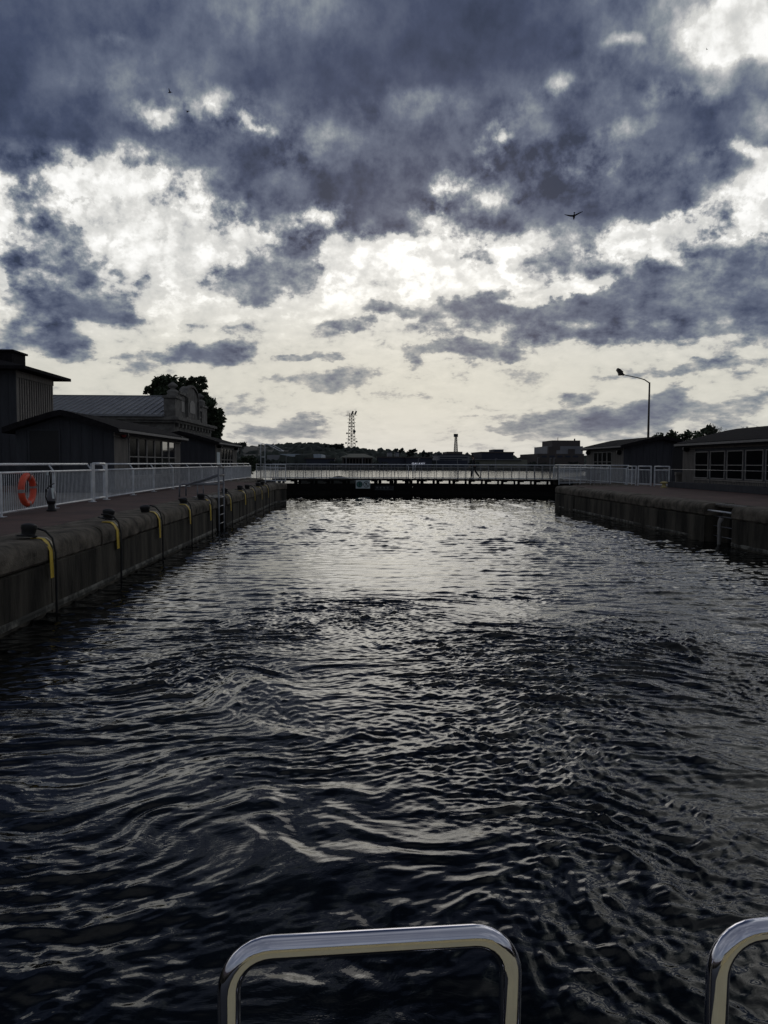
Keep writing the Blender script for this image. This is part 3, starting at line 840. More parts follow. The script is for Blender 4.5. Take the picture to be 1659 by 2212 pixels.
# ------------------------------------------------------------------ lock gate with foot bridge
def leaf(label, a, b, flip):
    a, b = Vector((a[0], a[1], 0)), Vector((b[0], b[1], 0))
    t = thing('lock_gate', label, 'lock gate', (a.x, a.y, 0), 'mitre gate leaves closing the lock')
    d = (b - a).normalized(); nrm = Vector((d.y, -d.x, 0))
    if nrm.y > 0: nrm = -nrm            # towards the camera
    ln = (b - a).length
    k = MB()
    c0 = a - nrm * 0.25; c1 = b - nrm * 0.25
    k.bar((c0.x, c0.y, -0.4), (c1.x, c1.y, -0.4), 0.42, 2.0)
    k.build('gate_planks', M['timber'], t)
    r_ = MB()
    for z in (0.50, 0.02):
        p0 = a - nrm * 0.02; p1 = b - nrm * 0.02
        r_.bar((p0.x, p0.y, z), (p1.x, p1.y, z), 0.14, 0.12)
    n = 7
    for i in range(n + 1):
        p = a.lerp(b, i / n) - nrm * 0.01
        r_.bar((p.x, p.y, -1), (p.x, p.y, 0.56), 0.16, 0.17)
    r_.build('gate_ribs', M['timber'], t)
    tb = MB(); p0 = a - nrm * 0.2; p1 = b - nrm * 0.2
    tb.bar((p0.x, p0.y, 0.73), (p1.x, p1.y, 0.73), 0.52, 0.26); tb.build('top_beam', M['timber'], t)
    # blocks that carry the walkway
    s_ = 0.35
    while s_ < ln - 0.3:
        for (w_, g_) in ((0.20, 0.14), (0.14, 0.72)):
            p = a + d * s_ - nrm * 0.2
            q2 = p + d * w_
            MB().bar((p.x, p.y, 0.97), (q2.x, q2.y, 0.97), 0.5, 0.215).build('bearer_block', M['timber'], t)
            s_ += w_ + g_
        p = a + d * (s_ - 0.28) - nrm * 0.1
        q2 = p + d * 0.28
        MB().bar((p.x, p.y, 1.035), (q2.x, q2.y, 1.035), 0.1, 0.08).build('bearer_block', M['timber'], t)
    dk = MB(); p0 = a - nrm * 0.35; p1 = b - nrm * 0.35
    dk.bar((p0.x, p0.y, 1.14), (p1.x, p1.y, 1.14), 1.5, 0.13); dk.build('walkway_deck', M['timber'], t)
    for side, dist in (('near', 0.33), ('far', -1.02)):
        a2, b2 = a + nrm * dist, b + nrm * dist
        zt, zb = 2.27, 1.27
        rr_ = 0.22
        e = b2 - d * 0.06
        pts = [(a2.x, a2.y, zt)] + [(e.x - d.x * rr_ * (1 - math.sin(k_)) , e.y - d.y * rr_ * (1 - math.sin(k_)), zt - rr_ * (1 - math.cos(k_))) for k_ in [i * PI / 12 for i in range(7)]] + [(e.x, e.y, 1.2)]
        MB().tube(pts, 0.028, 8).build('hand_rail', M['white'], t, smooth=True)
        MB().tube([(a2.x, a2.y, zb), (e.x, e.y, zb)], 0.022, 8).build('bottom_rail', M['white'], t, smooth=True)
        nb = round(ln / 0.57)
        kk = MB()
        for i in range(nb):
            p = a2.lerp(b2, i / nb)
            MB().bar((p.x, p.y, 1.2), (p.x, p.y, zt), 0.042, 0.042).build('post', M['steel'], t)
            for j in range(1, 5):
                q3 = a2.lerp(b2, (i + j / 5) / nb)
                kk.tube([(q3.x, q3.y, zb), (q3.x, q3.y, zt)], 0.0065, 5, cap=False)
        kk.build('balusters', M['steel'], t, smooth=True)
    return t
leaf('left leaf of black timber lock gate carrying railed footbridge', GL, GM, False)
leaf('right leaf of black timber lock gate carrying railed footbridge', GR, GM, True)
# gate side piers: dark recess walls
mb = MB(); mb.box(-7.3, -6.15, 56.2, 58.2, -1.5, 1.1); w_ = mb.build('gate_pier', M['timber']); tag(w_, 'dark pier at left hinge of the lock gate under the footbridge', 'pier')
mb = MB(); mb.box(14.55, 15.6, 56.2, 58.2, -1.5, 1.1); w_ = mb.build('gate_pier', M['timber']); tag(w_, 'dark pier at right hinge of the lock gate under the footbridge', 'pier')

# signs on the gate
def sign_frame(name, label, a, b, z0, z1, m_):
    """flat board hung on the gate between a and b"""
    t = thing(name, label, 'sign', ((a[0] + b[0]) / 2, (a[1] + b[1]) / 2, z0))
    MB().bar((a[0], a[1], (z0 + z1) / 2), (b[0], b[1], (z0 + z1) / 2), 0.03, z1 - z0).build('board', m_, t)
    return t
def ring_on(t, c, r0, r1, m_, name, y, n=20):
    vs = []; fs = []
    for i in range(n):
        a = 2 * PI * i / n
        for r_ in (r0, r1):
            for yy in (y, y - 0.01): vs.append((c[0] + r_ * math.cos(a), yy, c[1] + r_ * math.sin(a)))
    for i in range(n):
        j = (i + 1) % n
        fs += [(4 * i + 1, 4 * j + 1, 4 * j + 3, 4 * i + 3), (4 * i, 4 * i + 1, 4 * j + 1, 4 * j), (4 * i + 2, 4 * j + 2, 4 * j + 3, 4 * i + 3)]
    mb_ = MB(); mb_.add(vs, fs); return mb_.build(name, m_, t)
def disc_on(t, c, r_, m_, name, y, n=20):
    mb_ = MB(); mb_.tube([(c[0], y, c[1]), (c[0], y - 0.006, c[1])], r_, n); return mb_.build(name, m_, t)
YS = 56.75
sc = P(784, 1046.3, YS)
sx, sz = sc.x, sc.z
t = sign_frame('safety_sign', 'white sign with two round symbols hung under the footbridge rail', (sx - 0.52, YS), (sx + 0.52, YS), sz - 0.30, sz + 0.30, M['signwhite'])
for s_, nm in ((-0.25, 'left'), (0.25, 'right')):
    disc_on(t, (sx + s_, sz), 0.20, M['signgreen'] if s_ < 0 else M['signwhite'], 'symbol_disc', YS - 0.018)
    ring_on(t, (sx + s_, sz), 0.185, 0.225, M['signblack'], 'symbol_ring', YS - 0.026)
k = MB()
k.box(sx - 0.285, sx - 0.245, YS - 0.04, YS - 0.03, sz - 0.19, sz + 0.19)
k.box(sx - 0.245, sx - 0.10, YS - 0.04, YS - 0.03, sz - 0.05, sz - 0.01); k.box(sx - 0.245, sx - 0.10, YS - 0.04, YS - 0.03, sz + 0.045, sz + 0.075)
k.bar((sx + 0.12, YS - 0.035, sz + 0.14), (sx + 0.38, YS - 0.035, sz - 0.14), 0.012, 0.04)
k.bar((sx + 0.24, YS - 0.031, sz + 0.14), (sx + 0.20, YS - 0.031, sz - 0.10), 0.010, 0.04)
k.bar((sx + 0.23, YS - 0.031, sz + 0.03), (sx + 0.33, YS - 0.031, sz + 0.09), 0.010, 0.035)
k.build('figures', M['signblack'], t)
p0, p1 = P(809.5, 1049, YS + 0.2), P(849.5, 1058.5, YS + 0.2)
t = sign_frame('notice_board', 'dark board with row of four small pale symbols on lock gate', (p0.x, YS + 0.2), (p1.x, YS + 0.2), p1.z, p0.z, M['signblack'])
fr = MB(); fr.box(p0.x, p1.x, YS + 0.15, YS + 0.17, p1.z, p1.z + 0.015); fr.box(p1.x - 0.015, p1.x, YS + 0.15, YS + 0.17, p1.z + 0.016, p0.z)
fr.build('frame', M['signdim'], t)
for i in range(4):
    cx_, cz_ = p0.x + 0.18 + i * 0.255, (p0.z + p1.z) / 2 + 0.01
    k = MB()
    k.tube([(cx_, YS + 0.18, cz_), (cx_, YS + 0.172, cz_)], 0.055 if i < 3 else 0.03, 10)
    for j in range(4 if i == 3 else 2):
        a = j * PI / 4 + i * 0.5 + 0.3
        k.bar((cx_ - 0.08 * math.cos(a), YS + 0.165, cz_ - 0.08 * math.sin(a)), (cx_ + 0.08 * math.cos(a), YS + 0.165, cz_ + 0.08 * math.sin(a)), 0.006, 0.02)
    k.build('symbol', M['signdim'], t)

# ------------------------------------------------------------------ drop cables over the coping
NOSE = [(0.50, QZ + 0.012), (0.19, QZ + 0.012), (0.10, QZ - 0.015), (0.035, QZ - 0.075), (-0.012, QZ - 0.19), (-0.014, QZ - 0.36)]
def strap_mesh(o0, o1, m_, name, parent, down, lift, thick=0.008, start=0.26):
    """band that lies over the nose; the lock is on +x side of x=0"""
    prof = [(-start, QZ + 0.004 + lift), (-0.19, QZ + 0.004 + lift), (-0.10, QZ - 0.008 + lift), (-0.035, QZ - 0.066), (0.014 + lift * .6, QZ - 0.18), (0.022 + lift * .6, QZ - 0.36), (0.030 + lift * .6, QZ - down)]
    vs = []
    for i, (x, z) in enumerate(prof):
        dy = 0.02 * math.sin(i * 0.9)
        vs += [(x, o0 + dy, z), (x, o1 + dy, z), (x - thick * 0.4, o0 + dy, z + thick), (x - thick * 0.4, o1 + dy, z + thick)] if i < 4 else [(x, o0 + dy, z), (x, o1 + dy, z), (x + thick, o0 + dy, z), (x + thick, o1 + dy, z)]
    fs = []
    for i in range(len(prof) - 1):
        b = 4 * i
        fs += [(b, b + 1, b + 5, b + 4), (b + 2, b + 6, b + 7, b + 3), (b, b + 4, b + 6, b + 2), (b + 1, b + 3, b + 7, b + 5)]
    fs += [(0, 2, 3, 1), (24, 25, 27, 26)]
    k = MB(); k.add([(x, y, z - QZ) for x, y, z in vs], fs)
    return k.build(name, m_, parent, local=True, smooth=True, angle=50)
def make_drop():
    t = thing('mooring_strap', '', 'mooring strap', (0, 0, 0), 'mooring cables hung over the left lock wall')
    k = MB()
    # squat rubber block on the coping, leaning back
    k.lathe([(0.125, 0.0), (0.13, 0.025), (0.10, 0.04), (0.105, 0.10), (0.12, 0.13), (0.115, 0.18), (0.07, 0.205), (0.02, 0.212)], (-0.33, -0.02, 0), 14)
    k.box(-0.50, -0.22, -0.14, 0.12, 0.0, 0.022)
    k.build('anchor_block', M['black'], t, local=True, smooth=True, angle=40)
    h = [(-0.33, 0.0, 0.15), (-0.20, 0.0, 0.15), (-0.09, 0.005, 0.11), (0.01, 0.01, 0.0), (0.055, 0.012, -0.22), (0.062, 0.012, -0.5), (0.06, 0.012, -1.0), (0.06, 0.012, -1.55)]
    MB().tube(h, [0.017] * 5 + [0.019, 0.019, 0.019], 8).build('cable', M['black'], t, local=True, smooth=True)
    strap_mesh(-0.155, -0.018, M['yellow'], 'yellow_band', t, 0.60, 0.006)
    strap_mesh(0.035, 0.10, M['paleyellow'], 'yellow_band', t, 0.52, 0.006)
    return t
proto = make_drop()
fy = [163, 128, 106, 90, 79, 68.3, 60.5, 55.6, 51.8, 48.4]
def vary(o, i):
    r_ = random.Random(i * 7 + 1)
    for c in o.children:
        if c.name.startswith('yellow_band'): c.scale = (1, r_.uniform(.85, 1.1), r_.uniform(.78, 1.12)); c.rotation_euler = (0, 0, r_.uniform(-.06, .06))
        elif c.name.startswith('anchor'): c.rotation_euler = (r_.uniform(-.12, .12), r_.uniform(-.10, .14), r_.uniform(-.9, .9)); c.location = (r_.uniform(-.0, .02) if i else 0, 0, 0)
        elif c.name.startswith('cable'): c.rotation_euler = (r_.uniform(-.03, .03), 0, r_.uniform(-.12, .12))
ords = ['nearest yellow strap with black block, broad stripe over left coping', 'second yellow strap from camera over left lock coping',
        'third yellow strap from camera over left lock coping', 'fourth yellow strap from camera over left lock coping',
        'fading yellow strap just before the ladder on left wall', 'pale strap just beyond the ladder recess on left wall',
        'second pale strap beyond the ladder on left wall', 'third pale strap beyond the ladder on left wall',
        'second last strap before the far end of left wall', 'last strap nearest the lock bridge on left wall']
for i, v in enumerate(fy):
    o = proto if i == 0 else copy_tree(proto)
    Y = 1680 * 1.18 / v
    x = XL if Y < 41 else XL + 0.02
    o.location = (x, Y, QZ)
    o['label'] = ords[i]
    vary(o, i)
for o in [o for o in COL.objects if 'wl' in o and o.name.startswith('mooring')]:
    o['wl'] = tuple(o.location)

# ------------------------------------------------------------------ ladder frame at the left recess
t = thing('ladder', 'grey tubular safety ladder rising from recess in left lock wall', 'ladder', (XL, 27.3, QZ))
for y in (26.75, 27.75):
    MB().tube([(XL - 0.03, y, -1.2), (XL - 0.03, y, QZ + 1.02)], 0.032, 8).build('upright', M['steel'], t, smooth=True)
    MB().tube([(XL - 0.03, y, QZ + 0.78), (XL - 1.15, y, QZ + 0.40)], 0.03, 8).build('brace', M['steel'], t, smooth=True)
    r_ = 0.1
    MB().tube([(XL + 0.12 - 0.15, y, QZ + 0.44), (XL - 1.25, y, QZ + 0.44), (XL - 1.33, y, QZ + 0.41), (XL - 1.36, y, QZ + 0.33), (XL - 1.36, y, QZ)], 0.03, 8).build('hand_hoop', M['steel'], t, smooth=True)
    MB().tube([(XL - 0.75, y, QZ), (XL - 0.75, y, QZ + 0.43)], 0.02, 8).build('support', M['steel'], t, smooth=True)
k = MB()
for z in (QZ + 1.02, QZ + 0.74): k.tube([(XL - 0.03, 26.75, z), (XL - 0.03, 27.75, z)], 0.035, 8)
k.build('cross_bar', M['trim'], t, smooth=True)
for z in (-0.05, 0.25, 0.55, 0.85, QZ - 0.02):
    MB().tube([(XL - 0.03, 26.76, z), (XL - 0.03, 27.74, z)], 0.018, 6).build('rung', M['steel'], t, smooth=True)
k = MB()
for i in range(4): k.box(XL - 0.2 - i * 0.22, XL - 0.1 - i * 0.22, 26.4, 28.2, QZ - 0.02, QZ + 0.02)
k.build('grating', M['trim'], t)

# ------------------------------------------------------------------ right recess: pipe, rungs and grating
t = thing('recess_pipe', 'pale vertical pipe in recess of right lock wall under white bars', 'pipe', (XR, 22.6, 0))
MB().tube([(XR + 0.14, 22.62, -1.4), (XR + 0.12, 22.62, 0.62), (XR + 0.18, 22.62, 0.78)], [0.06, 0.055, 0.075], 10).build('pipe', M['trim'], t, smooth=True)
k = MB(); k.tube([(XR + 0.12, RREC[0], QZ - 0.20), (XR + 0.12, RREC[1], QZ - 0.20)], 0.025, 8); k.build('bar', M['white'], t, smooth=True)
for z in (0.2, 0.5, 0.8): MB().tube([(XR + 0.3, RREC[0], z), (XR + 0.3, RREC[1], z)], 0.015, 6).build('rung', M['steel'], t, smooth=True)
k = MB()
for i in range(11):
    y = RREC[0] + 0.07 + i * 0.15; k.box(XR + 0.32, XR + 0.5, y, y + 0.07, QZ - 0.03, QZ + 0.01)
k.build('grating', M['trim'], t)
MB().box(XR + 0.32, XR + 0.95, RREC[0], RREC[1], QZ - 0.08, QZ - 0.035).build('ledge', M['coping'], t)

# ------------------------------------------------------------------ life ring, stand, bollard
t = thing('life_ring', 'orange life ring hanging on white railing of left quay', 'life ring', (-7.55, 17.85, 1.30))
RC = Vector((-7.50, 17.85, 1.72)); RM, Rm = 0.315, 0.073
def torus(k, c, R_, r_, a0=0.0, a1=2 * PI, n=48, m_=14, closed=True, sq=1.0):
    vs = []; fs = []
    cnt = n if closed else n + 1
    for i in range(cnt):
        a = a0 + (a1 - a0) * i / n
        for j in range(m_):
            b = 2 * PI * j / m_
            rr_ = R_ + r_ * math.cos(b)
            vs.append((c[0] + r_ * math.sin(b) * sq, c[1] + rr_ * math.cos(a), c[2] + rr_ * math.sin(a)))
    for i in range(n):
        i2 = (i + 1) % cnt
        for j in range(m_):
            j2 = (j + 1) % m_
            fs.append((i * m_ + j, i2 * m_ + j, i2 * m_ + j2, i * m_ + j2))
    k.add(vs, fs); return k
torus(MB(), RC, RM, Rm).build('ring', M['orange'], t, smooth=True)
for a in (PI * 1.02, PI * 0.06, PI * 1.5):
    k = MB(); torus(k, RC, RM, Rm + 0.006, a - 0.10, a + 0.10, n=5, closed=False); k.build('band', M['tape'], t, smooth=True)
k = MB()
pts = [RC + Vector((0.07 + 0.01 * math.sin(7 * a), (RM + Rm * 0.75) * math.cos(a), (RM + Rm * 0.75) * math.sin(a))) for a in [0.06 * PI + i * 0.1 for i in range(14)]]
k.tube(pts, 0.010, 6); k.tube([RC + Vector((0.04, 0.02, RM + 0.08)), RC + Vector((0.085, 0.03, RM + 0.02)), RC + Vector((0.06, 0.0, RM - 0.09))], 0.012, 6)
k.build('rope', M['tape'], t, smooth=True)

t = thing('hose_stand', 'black stand with pale hood and cable loop at foot of left railing', 'stand', (-7.42, 19.0, QZ))
k = MB(); k.lathe([(0.12, 0), (0.12, 0.03), (0.085, 0.05), (0.075, 0.16), (0.10, 0.19), (0.10, 0.24)], (-7.42, 19.0, QZ), 14); k.build('base', M['black'], t, smooth=True, angle=40)
k = MB(); k.lathe([(0.10, 0.24), (0.11, 0.26), (0.10, 0.42), (0.07, 0.52), (0.03, 0.56)], (-7.42, 19.0, QZ), 12); k.build('body', M['steel'], t, smooth=True, angle=40)
k = MB(); k.bar((-7.33, 18.92, QZ + 0.30), (-7.36, 18.94, QZ + 0.55), 0.16, 0.012); k.build('hood', M['signwhite'], t)
k = MB(); k.tube([(-7.45, 18.85, QZ + 0.2), (-7.47, 18.80, QZ + 0.35), (-7.46, 18.82, QZ + 0.52), (-7.42, 18.95, QZ + 0.62), (-7.38, 19.1, QZ + 0.66)], 0.014, 6)
k.tube([(-7.42, 19.0, QZ + 0.55), (-7.44, 19.0, QZ + 0.95)], 0.02, 6); k.build('cable', M['black'], t, smooth=True)
k = MB(); k.box(-7.48, -7.46, 18.9, 19.1, QZ + 0.86, QZ + 0.93); k.build('tag', M['signwhite'], t)

bp = P(1434, 1053, 39.6)
k = MB(); k.lathe([(0.17, 0), (0.17, 0.03), (0.10, 0.07), (0.085, 0.17), (0.10, 0.21), (0.19, 0.24), (0.195, 0.275), (0.15, 0.31), (0.05, 0.33)], (bp.x, 39.6, QZ - 0.01), 20)
tag(k.build('bollard', M['bollard'], smooth=True, angle=40), 'cream mushroom bollard on right quay beside railing end', 'bollard')

# ------------------------------------------------------------------ huts
def roof_low(k, x0, x1, y0, y1, ze, zr, th=0.22, hip=0.0):
    """gabled roof, ridge along y, rounded crown"""
    xc = (x0 + x1) / 2
    prof = []
    n = 12
    for i in range(n + 1):
        s_ = -1 + 2 * i / n
        z = ze + (zr - ze) * (1 - abs(s_)) ** 0.92 - (0.03 if i == n // 2 else 0)
        prof.append((xc + s_ * (x1 - x0) / 2, z))
    poly = prof + [(x, z - th) for x, z in reversed(prof)]
    k.prism(poly, 'y', y0, y1)
    return k
def window(t, side, x, y0, y1, z0, z1, transom=True, clear=False):
    """window in a wall facing +/-x at x"""
    s = side
    f = MB()
    fw = 0.05
    f.box(x, x + s * 0.05, y0, y0 + fw, z0, z1); f.box(x, x + s * 0.05, y1 - fw, y1, z0, z1)
    f.box(x, x + s * 0.05, y0 + fw, y1 - fw, z1 - fw, z1); f.box(x, x + s * 0.06, y0 + fw, y1 - fw, z0, z0 + fw)
    w = f.build('window', M['trim'], t)
    w['wl'] = t['wl']
    MB().box(x + s * 0.004, x + s * 0.012, y0 + fw, y1 - fw, z0 + fw, z1 - fw).build('pane', M['glassclear' if clear else 'glass'], w)
    if transom:
        zm = z0 + (z1 - z0) * 0.48
        MB().box(x + s * 0.014, x + s * 0.045, y0 + fw, y1 - fw, zm, zm + 0.04).build('transom', M['trim'], w)
    return w
def hut(label, side, L, w, y0, y1, ze, zr, wins, winz, gable_win=None, gable_name='door', over=0.32, base=QZ, group='low grey huts beside the lock', wall_m='siding', ribs=True, light=None):
    """side=+1: wall with windows faces +x (left hut). L: x of that wall."""
    t = thing('hut', label, 'hut', (L, y0, base), group)
    x1 = L - side * w
    k = MB()
    xa, xb = min(L, x1), max(L, x1); xc = (xa + xb) / 2
    zw = ze - 0.10
    poly = [(xa, base), (xb, base), (xb, zw), (xc, zr - 0.22), (xa, zw)]
    k.prism(poly, 'y', y0, y1)
    # boards on the gable
    n = int(w / 0.4)
    for i in range(1, n):
        xx = xa + i * w / n
        zz = zw + (zr - 0.22 - zw) * (1 - abs(xx - xc) / (w / 2))
        k.box(xx - 0.012, xx + 0.012, y0 - 0.018, y0 - 0.001, base, zz - 0.12)
    k.build('wall', M['sidingdim'], t)
    c = MB()
    z0, z1 = winz
    ya, yb = (wins[0][0], wins[-1][1]) if wins else (y1, y1)
    def ribs_(a, b, za, zb):
        y = a
        while y < b - 0.05:
            c.box(L, L + side * 0.03, y, y + 0.07, za, zb); y += 0.15
    ribs_(y0 + 0.02, ya - 0.06, base + 0.1, zw - 0.22)
    ribs_(yb + 0.06, y1, base + 0.1, zw - 0.22)
    ribs_(ya, yb, base + 0.1, z0 - 0.1)
    c.box(L, L + side * 0.045, y0, y1, zw - 0.2, zw - 0.02)
    if wins: c.box(L, L + side * 0.06, ya - 0.03, yb + 0.03, z0 - 0.09, z0 - 0.02)
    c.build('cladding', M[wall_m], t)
    for i_, (a, b) in enumerate(wins): window(t, side, L + side * 0.002, a, b, z0, z1, clear=(side > 0 and len(wins) == 6 and i_ >= 4))
    r_ = MB(); roof_low(r_, xa - over, xb + over, y0 - 0.45, y1 + 0.35, ze, zr); r_.build('roof', M['roof'], t)
    gx = xb + over if side > 0 else xa - over
    gk = MB(); gk.box(gx, gx + side * 0.07, y0 - 0.4, y1 + 0.3, ze - 0.13, ze - 0.03); gk.build('gutter', M['trim'], t)
    if gable_win:
        gx0, gx1, gz0, gz1 = gable_win
        d = MB(); d.box(gx0, gx1, y0 - 0.03, y0 - 0.002, gz0, gz1)
        dd = d.build(gable_name, M['door'], t); dd['wl'] = t['wl']
        f = MB(); f.box(gx0 - 0.06, gx0, y0 - 0.045, y0 - 0.003, gz0, gz1 + 0.06); f.box(gx1, gx1 + 0.06, y0 - 0.045, y0 - 0.003, gz0, gz1 + 0.06); f.box(gx0, gx1, y0 - 0.045, y0 - 0.003, gz1, gz1 + 0.06)
        f.build('frame', M['sidingdim'], dd)
        h = MB(); h.box(gx1 - 0.30, gx1 - 0.14, y0 - 0.08, y0 - 0.03, gz0 + 1.0, gz0 + 1.03); h.build('handle', M['steel'], dd)
    return t
def wins_between(ya, yb, n):
    st_ = (yb - ya) / n
    return [(ya + i * st_ + 0.02, ya + (i + 1) * st_ - 0.02) for i in range(n)]
def Yof(px, L): return L * 1680 / (px - 775)
def zat(py, Y): return CAMZ + (1001 - py) / 1680 * Y
LH = -9.5
# left hut, near
y0 = Yof(253, LH); y1 = Yof(393, LH)
ze, zr = 2.35 + 1.30, 2.35 + 2.02
gxa, gxb = P(65, 970, y0).x, P(128, 970, y0).x
t1 = hut('near left grey hut with black door and six windows behind railing', 1, LH, 3.75, y0, y1, ze, zr,
    wins_between(Yof(283, LH), Yof(381, LH), 6), (1.75, zat(946, Yof(300, LH))), (gxa, gxb, QZ + 0.02, zat(935, y0)), 'door')
# left hut, far
y0 = Yof(468, LH); y1 = Yof(513, LH)
t2 = hut('far left grey hut with white notice and four windows', 1, LH, 4.6, y0, y1, 2.35 + 1.36, 2.35 + 2.1,
    wins_between(Yof(479, LH), Yof(504, LH), 4), (1.75, 2.35 + 1.02))
k = MB(); k.box(LH + 0.05, LH + 0.08, Yof(468.5, LH) + 0.1, Yof(475, LH), 2.2, 3.05)
tag(k.build('notice', M['signwhite']), 'white paper notice on corner wall of far left hut', 'notice')
# right huts
RH = 17.0
y0 = Yof(1351, RH); y1 = Yof(1270, RH)
gw = (P(1452, 990, y0).x, P(1496, 990, y0).x, 2.02, 2.35 + (1001 - 962 - 3) / 1680 * y0)
t3 = hut('far right grey hut with four windows, street lamp rising behind', -1, RH, 4.7, y0, y1, 2.35 + 1.22, 2.35 + 1.86,
    wins_between(Yof(1326, RH), Yof(1286, RH), 4)[::1], (1.85, 2.35 + 0.86), gw, 'window')
y0 = 22.0; y1 = Yof(1482, RH)
wl_ = []
yy = Yof(1508, RH)
for i in range(9):
    wl_.append((yy - 1.62, yy - 0.10)); yy -= 1.72
t4 = hut('near right grey hut with wide windows at the photo edge', -1, RH, 6.0, y0, y1, 2.35 + 1.10, 2.35 + 1.95,
    [w for w in reversed(wl_)], (1.68, 2.35 + 0.66))
# low plank wall between the two right huts, ledge and thin rail
t = thing('plank_wall', 'low grey plank wall between the two right huts', 'wall', (17.3, 41.2, QZ))
k = MB(); k.box(17.0, 20.6, 41.2, 41.35, QZ, QZ + 0.75)
for i in range(17): k.box(17.05 + i * 0.21, 17.17 + i * 0.21, 41.17, 41.2, QZ, QZ + 0.55)
k.build('planks', M['siding'], t)
k = MB(); k.box(16.96, 20.62, 41.1, 41.36, QZ + 0.62, QZ + 0.78); k.build('cap', M['siding'], t)
t = thing('platform', 'dark raised platform with thin hand rail before near right hut', 'platform', (16.4, 24, QZ))
k = MB(); k.box(16.3, 16.93, 20, 40.6, QZ, QZ + 0.28); k.build('platform_base', M['sidingdim'], t)
k = MB(); k.tube([(16.45, 20, QZ + 0.93), (16.45, 41.6, QZ + 0.93)], 0.014, 6)
k.build('thin_rail', M['steel'], t, smooth=True)
for y in (21, 26, 31, 36, 40.5): MB().tube([(16.45, y, QZ + 0.28), (16.45, y, QZ + 0.93)], 0.014, 6).build('post', M['steel'], t, smooth=True)
# wall lamps
def wall_lamp(x, y, z, side, label, red=False):
    t = thing('wall_lamp', label, 'wall lamp', (x, y, z), 'round lamps on the hut corners')
    c = Vector((x, y, z))
    k = MB(); k.tube([c, c + Vector((side * 0.12, 0, 0.03))], 0.03, 8); k.build('bracket', M['black'], t, smooth=True)
    k = MB()
    a = c + Vector((side * 0.14, 0.16, 0.0)); d = Vector((0, -1, 0))
    k.tube([a, a + d * 0.05, a + d * 0.20, a + d * 0.34], [0.05, 0.11, 0.16, 0.17], 14); k.build('housing', M['black'], t, smooth=True, angle=50)
    k = MB(); b = a + d * 0.345
    if red:
        pts = [b + Vector((0.10 * math.cos(q_), 0, 0.10 * math.sin(q_) - 0.02)) for q_ in [PI + i * PI / 10 for i in range(11)]]
        k.add([tuple(p) for p in pts] + [tuple(p + Vector((0, -0.012, 0))) for p in pts], [tuple(range(11)), tuple(range(21, 10, -1))] + [(i, i + 1, i + 12, i + 11) for i in range(10)] + [(10, 0, 11, 21)])
    else: k.tube([b, b + d * 0.012], 0.13, 14)
    k.build('lens', M['red'] if red else M['glass'], t)
wall_lamp(LH + 0.04, Yof(268, LH), zat(942, Yof(268, LH)), 1, 'round black lamp with red lens on near left hut', True)
wall_lamp(LH + 0.04, Yof(386, LH), zat(951, Yof(386, LH)), 1, 'round black lamp past the windows of near left hut')
wall_lamp(LH + 0.04, Yof(472, LH), zat(965, Yof(472, LH)), 1, 'round black lamp over the notice on far left hut')
wall_lamp(LH + 0.04, Yof(508, LH), zat(970, Yof(508, LH)), 1, 'round black lamp at far end of far left hut')
wall_lamp(RH - 0.04, Yof(1345, RH), zat(975, Yof(1345, RH)), -1, 'round black lamp at near corner of far right hut')
wall_lamp(RH - 0.04, Yof(1277, RH), zat(976, Yof(1277, RH)), -1, 'round black lamp at far corner of far right hut')
wall_lamp(RH - 0.04, Yof(1494, RH), zat(966, Yof(1494, RH)), -1, 'round black lamp at far corner of near right hut')

# ------------------------------------------------------------------ tall building on the left
LB = -17.0
y0, y1 = Yof(51, LB), Yof(127, LB)
zt = 2.35 + 4.52
t = thing('tower_building', 'tall flat roofed dark building with ribbed side wall at left edge', 'building', (LB, y0, QZ))
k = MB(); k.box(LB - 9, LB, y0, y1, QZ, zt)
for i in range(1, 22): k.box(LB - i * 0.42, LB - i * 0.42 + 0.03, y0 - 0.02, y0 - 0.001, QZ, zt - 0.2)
k.build('wall', M['sidingdim'], t)
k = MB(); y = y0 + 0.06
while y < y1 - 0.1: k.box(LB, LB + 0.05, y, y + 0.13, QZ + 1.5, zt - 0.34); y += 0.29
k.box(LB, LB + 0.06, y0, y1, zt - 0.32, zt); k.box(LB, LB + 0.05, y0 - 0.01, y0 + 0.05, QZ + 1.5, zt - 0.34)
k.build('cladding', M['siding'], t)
k = MB(); o_ = 0.75
xa, xb, ya, yb = LB - 9 - o_, LB + o_, y0 - o_, y1 + o_
k.add([(xa, ya, zt), (xb, ya, zt), (xb, yb, zt), (xa, yb, zt), (xa, ya, zt + 0.16), (xb, ya, zt + 0.16), (xb, yb, zt + 0.16), (xa, yb, zt + 0.16),
       (xa + 3.2, ya + 2.6, zt + 0.95), (xb - 3.2, ya + 2.6, zt + 0.95), (xb - 3.2, yb - 2.6, zt + 0.95), (xa + 3.2, yb - 2.6, zt + 0.95)],
      [(0, 3, 2, 1), (0, 1, 5, 4), (1, 2, 6, 5), (2, 3, 7, 6), (3, 0, 4, 7), (4, 5, 9, 8), (5, 6, 10, 9), (6, 7, 11, 10), (7, 4, 8, 11), (8, 9, 10, 11)])
k.build('roof', M['roof'], t)
k = MB(); c0, c1 = P(-60, 775, 41).x, P(37, 775, 41).x
k.box(c0, c1, 40.4, 42.0, zt + 0.4, zt + 1.05); k.box(c0 - 0.1, c1 + 0.1, 40.3, 42.1, zt + 1.05, zt + 1.15); k.build('roof_hatch', M['roof'], t)

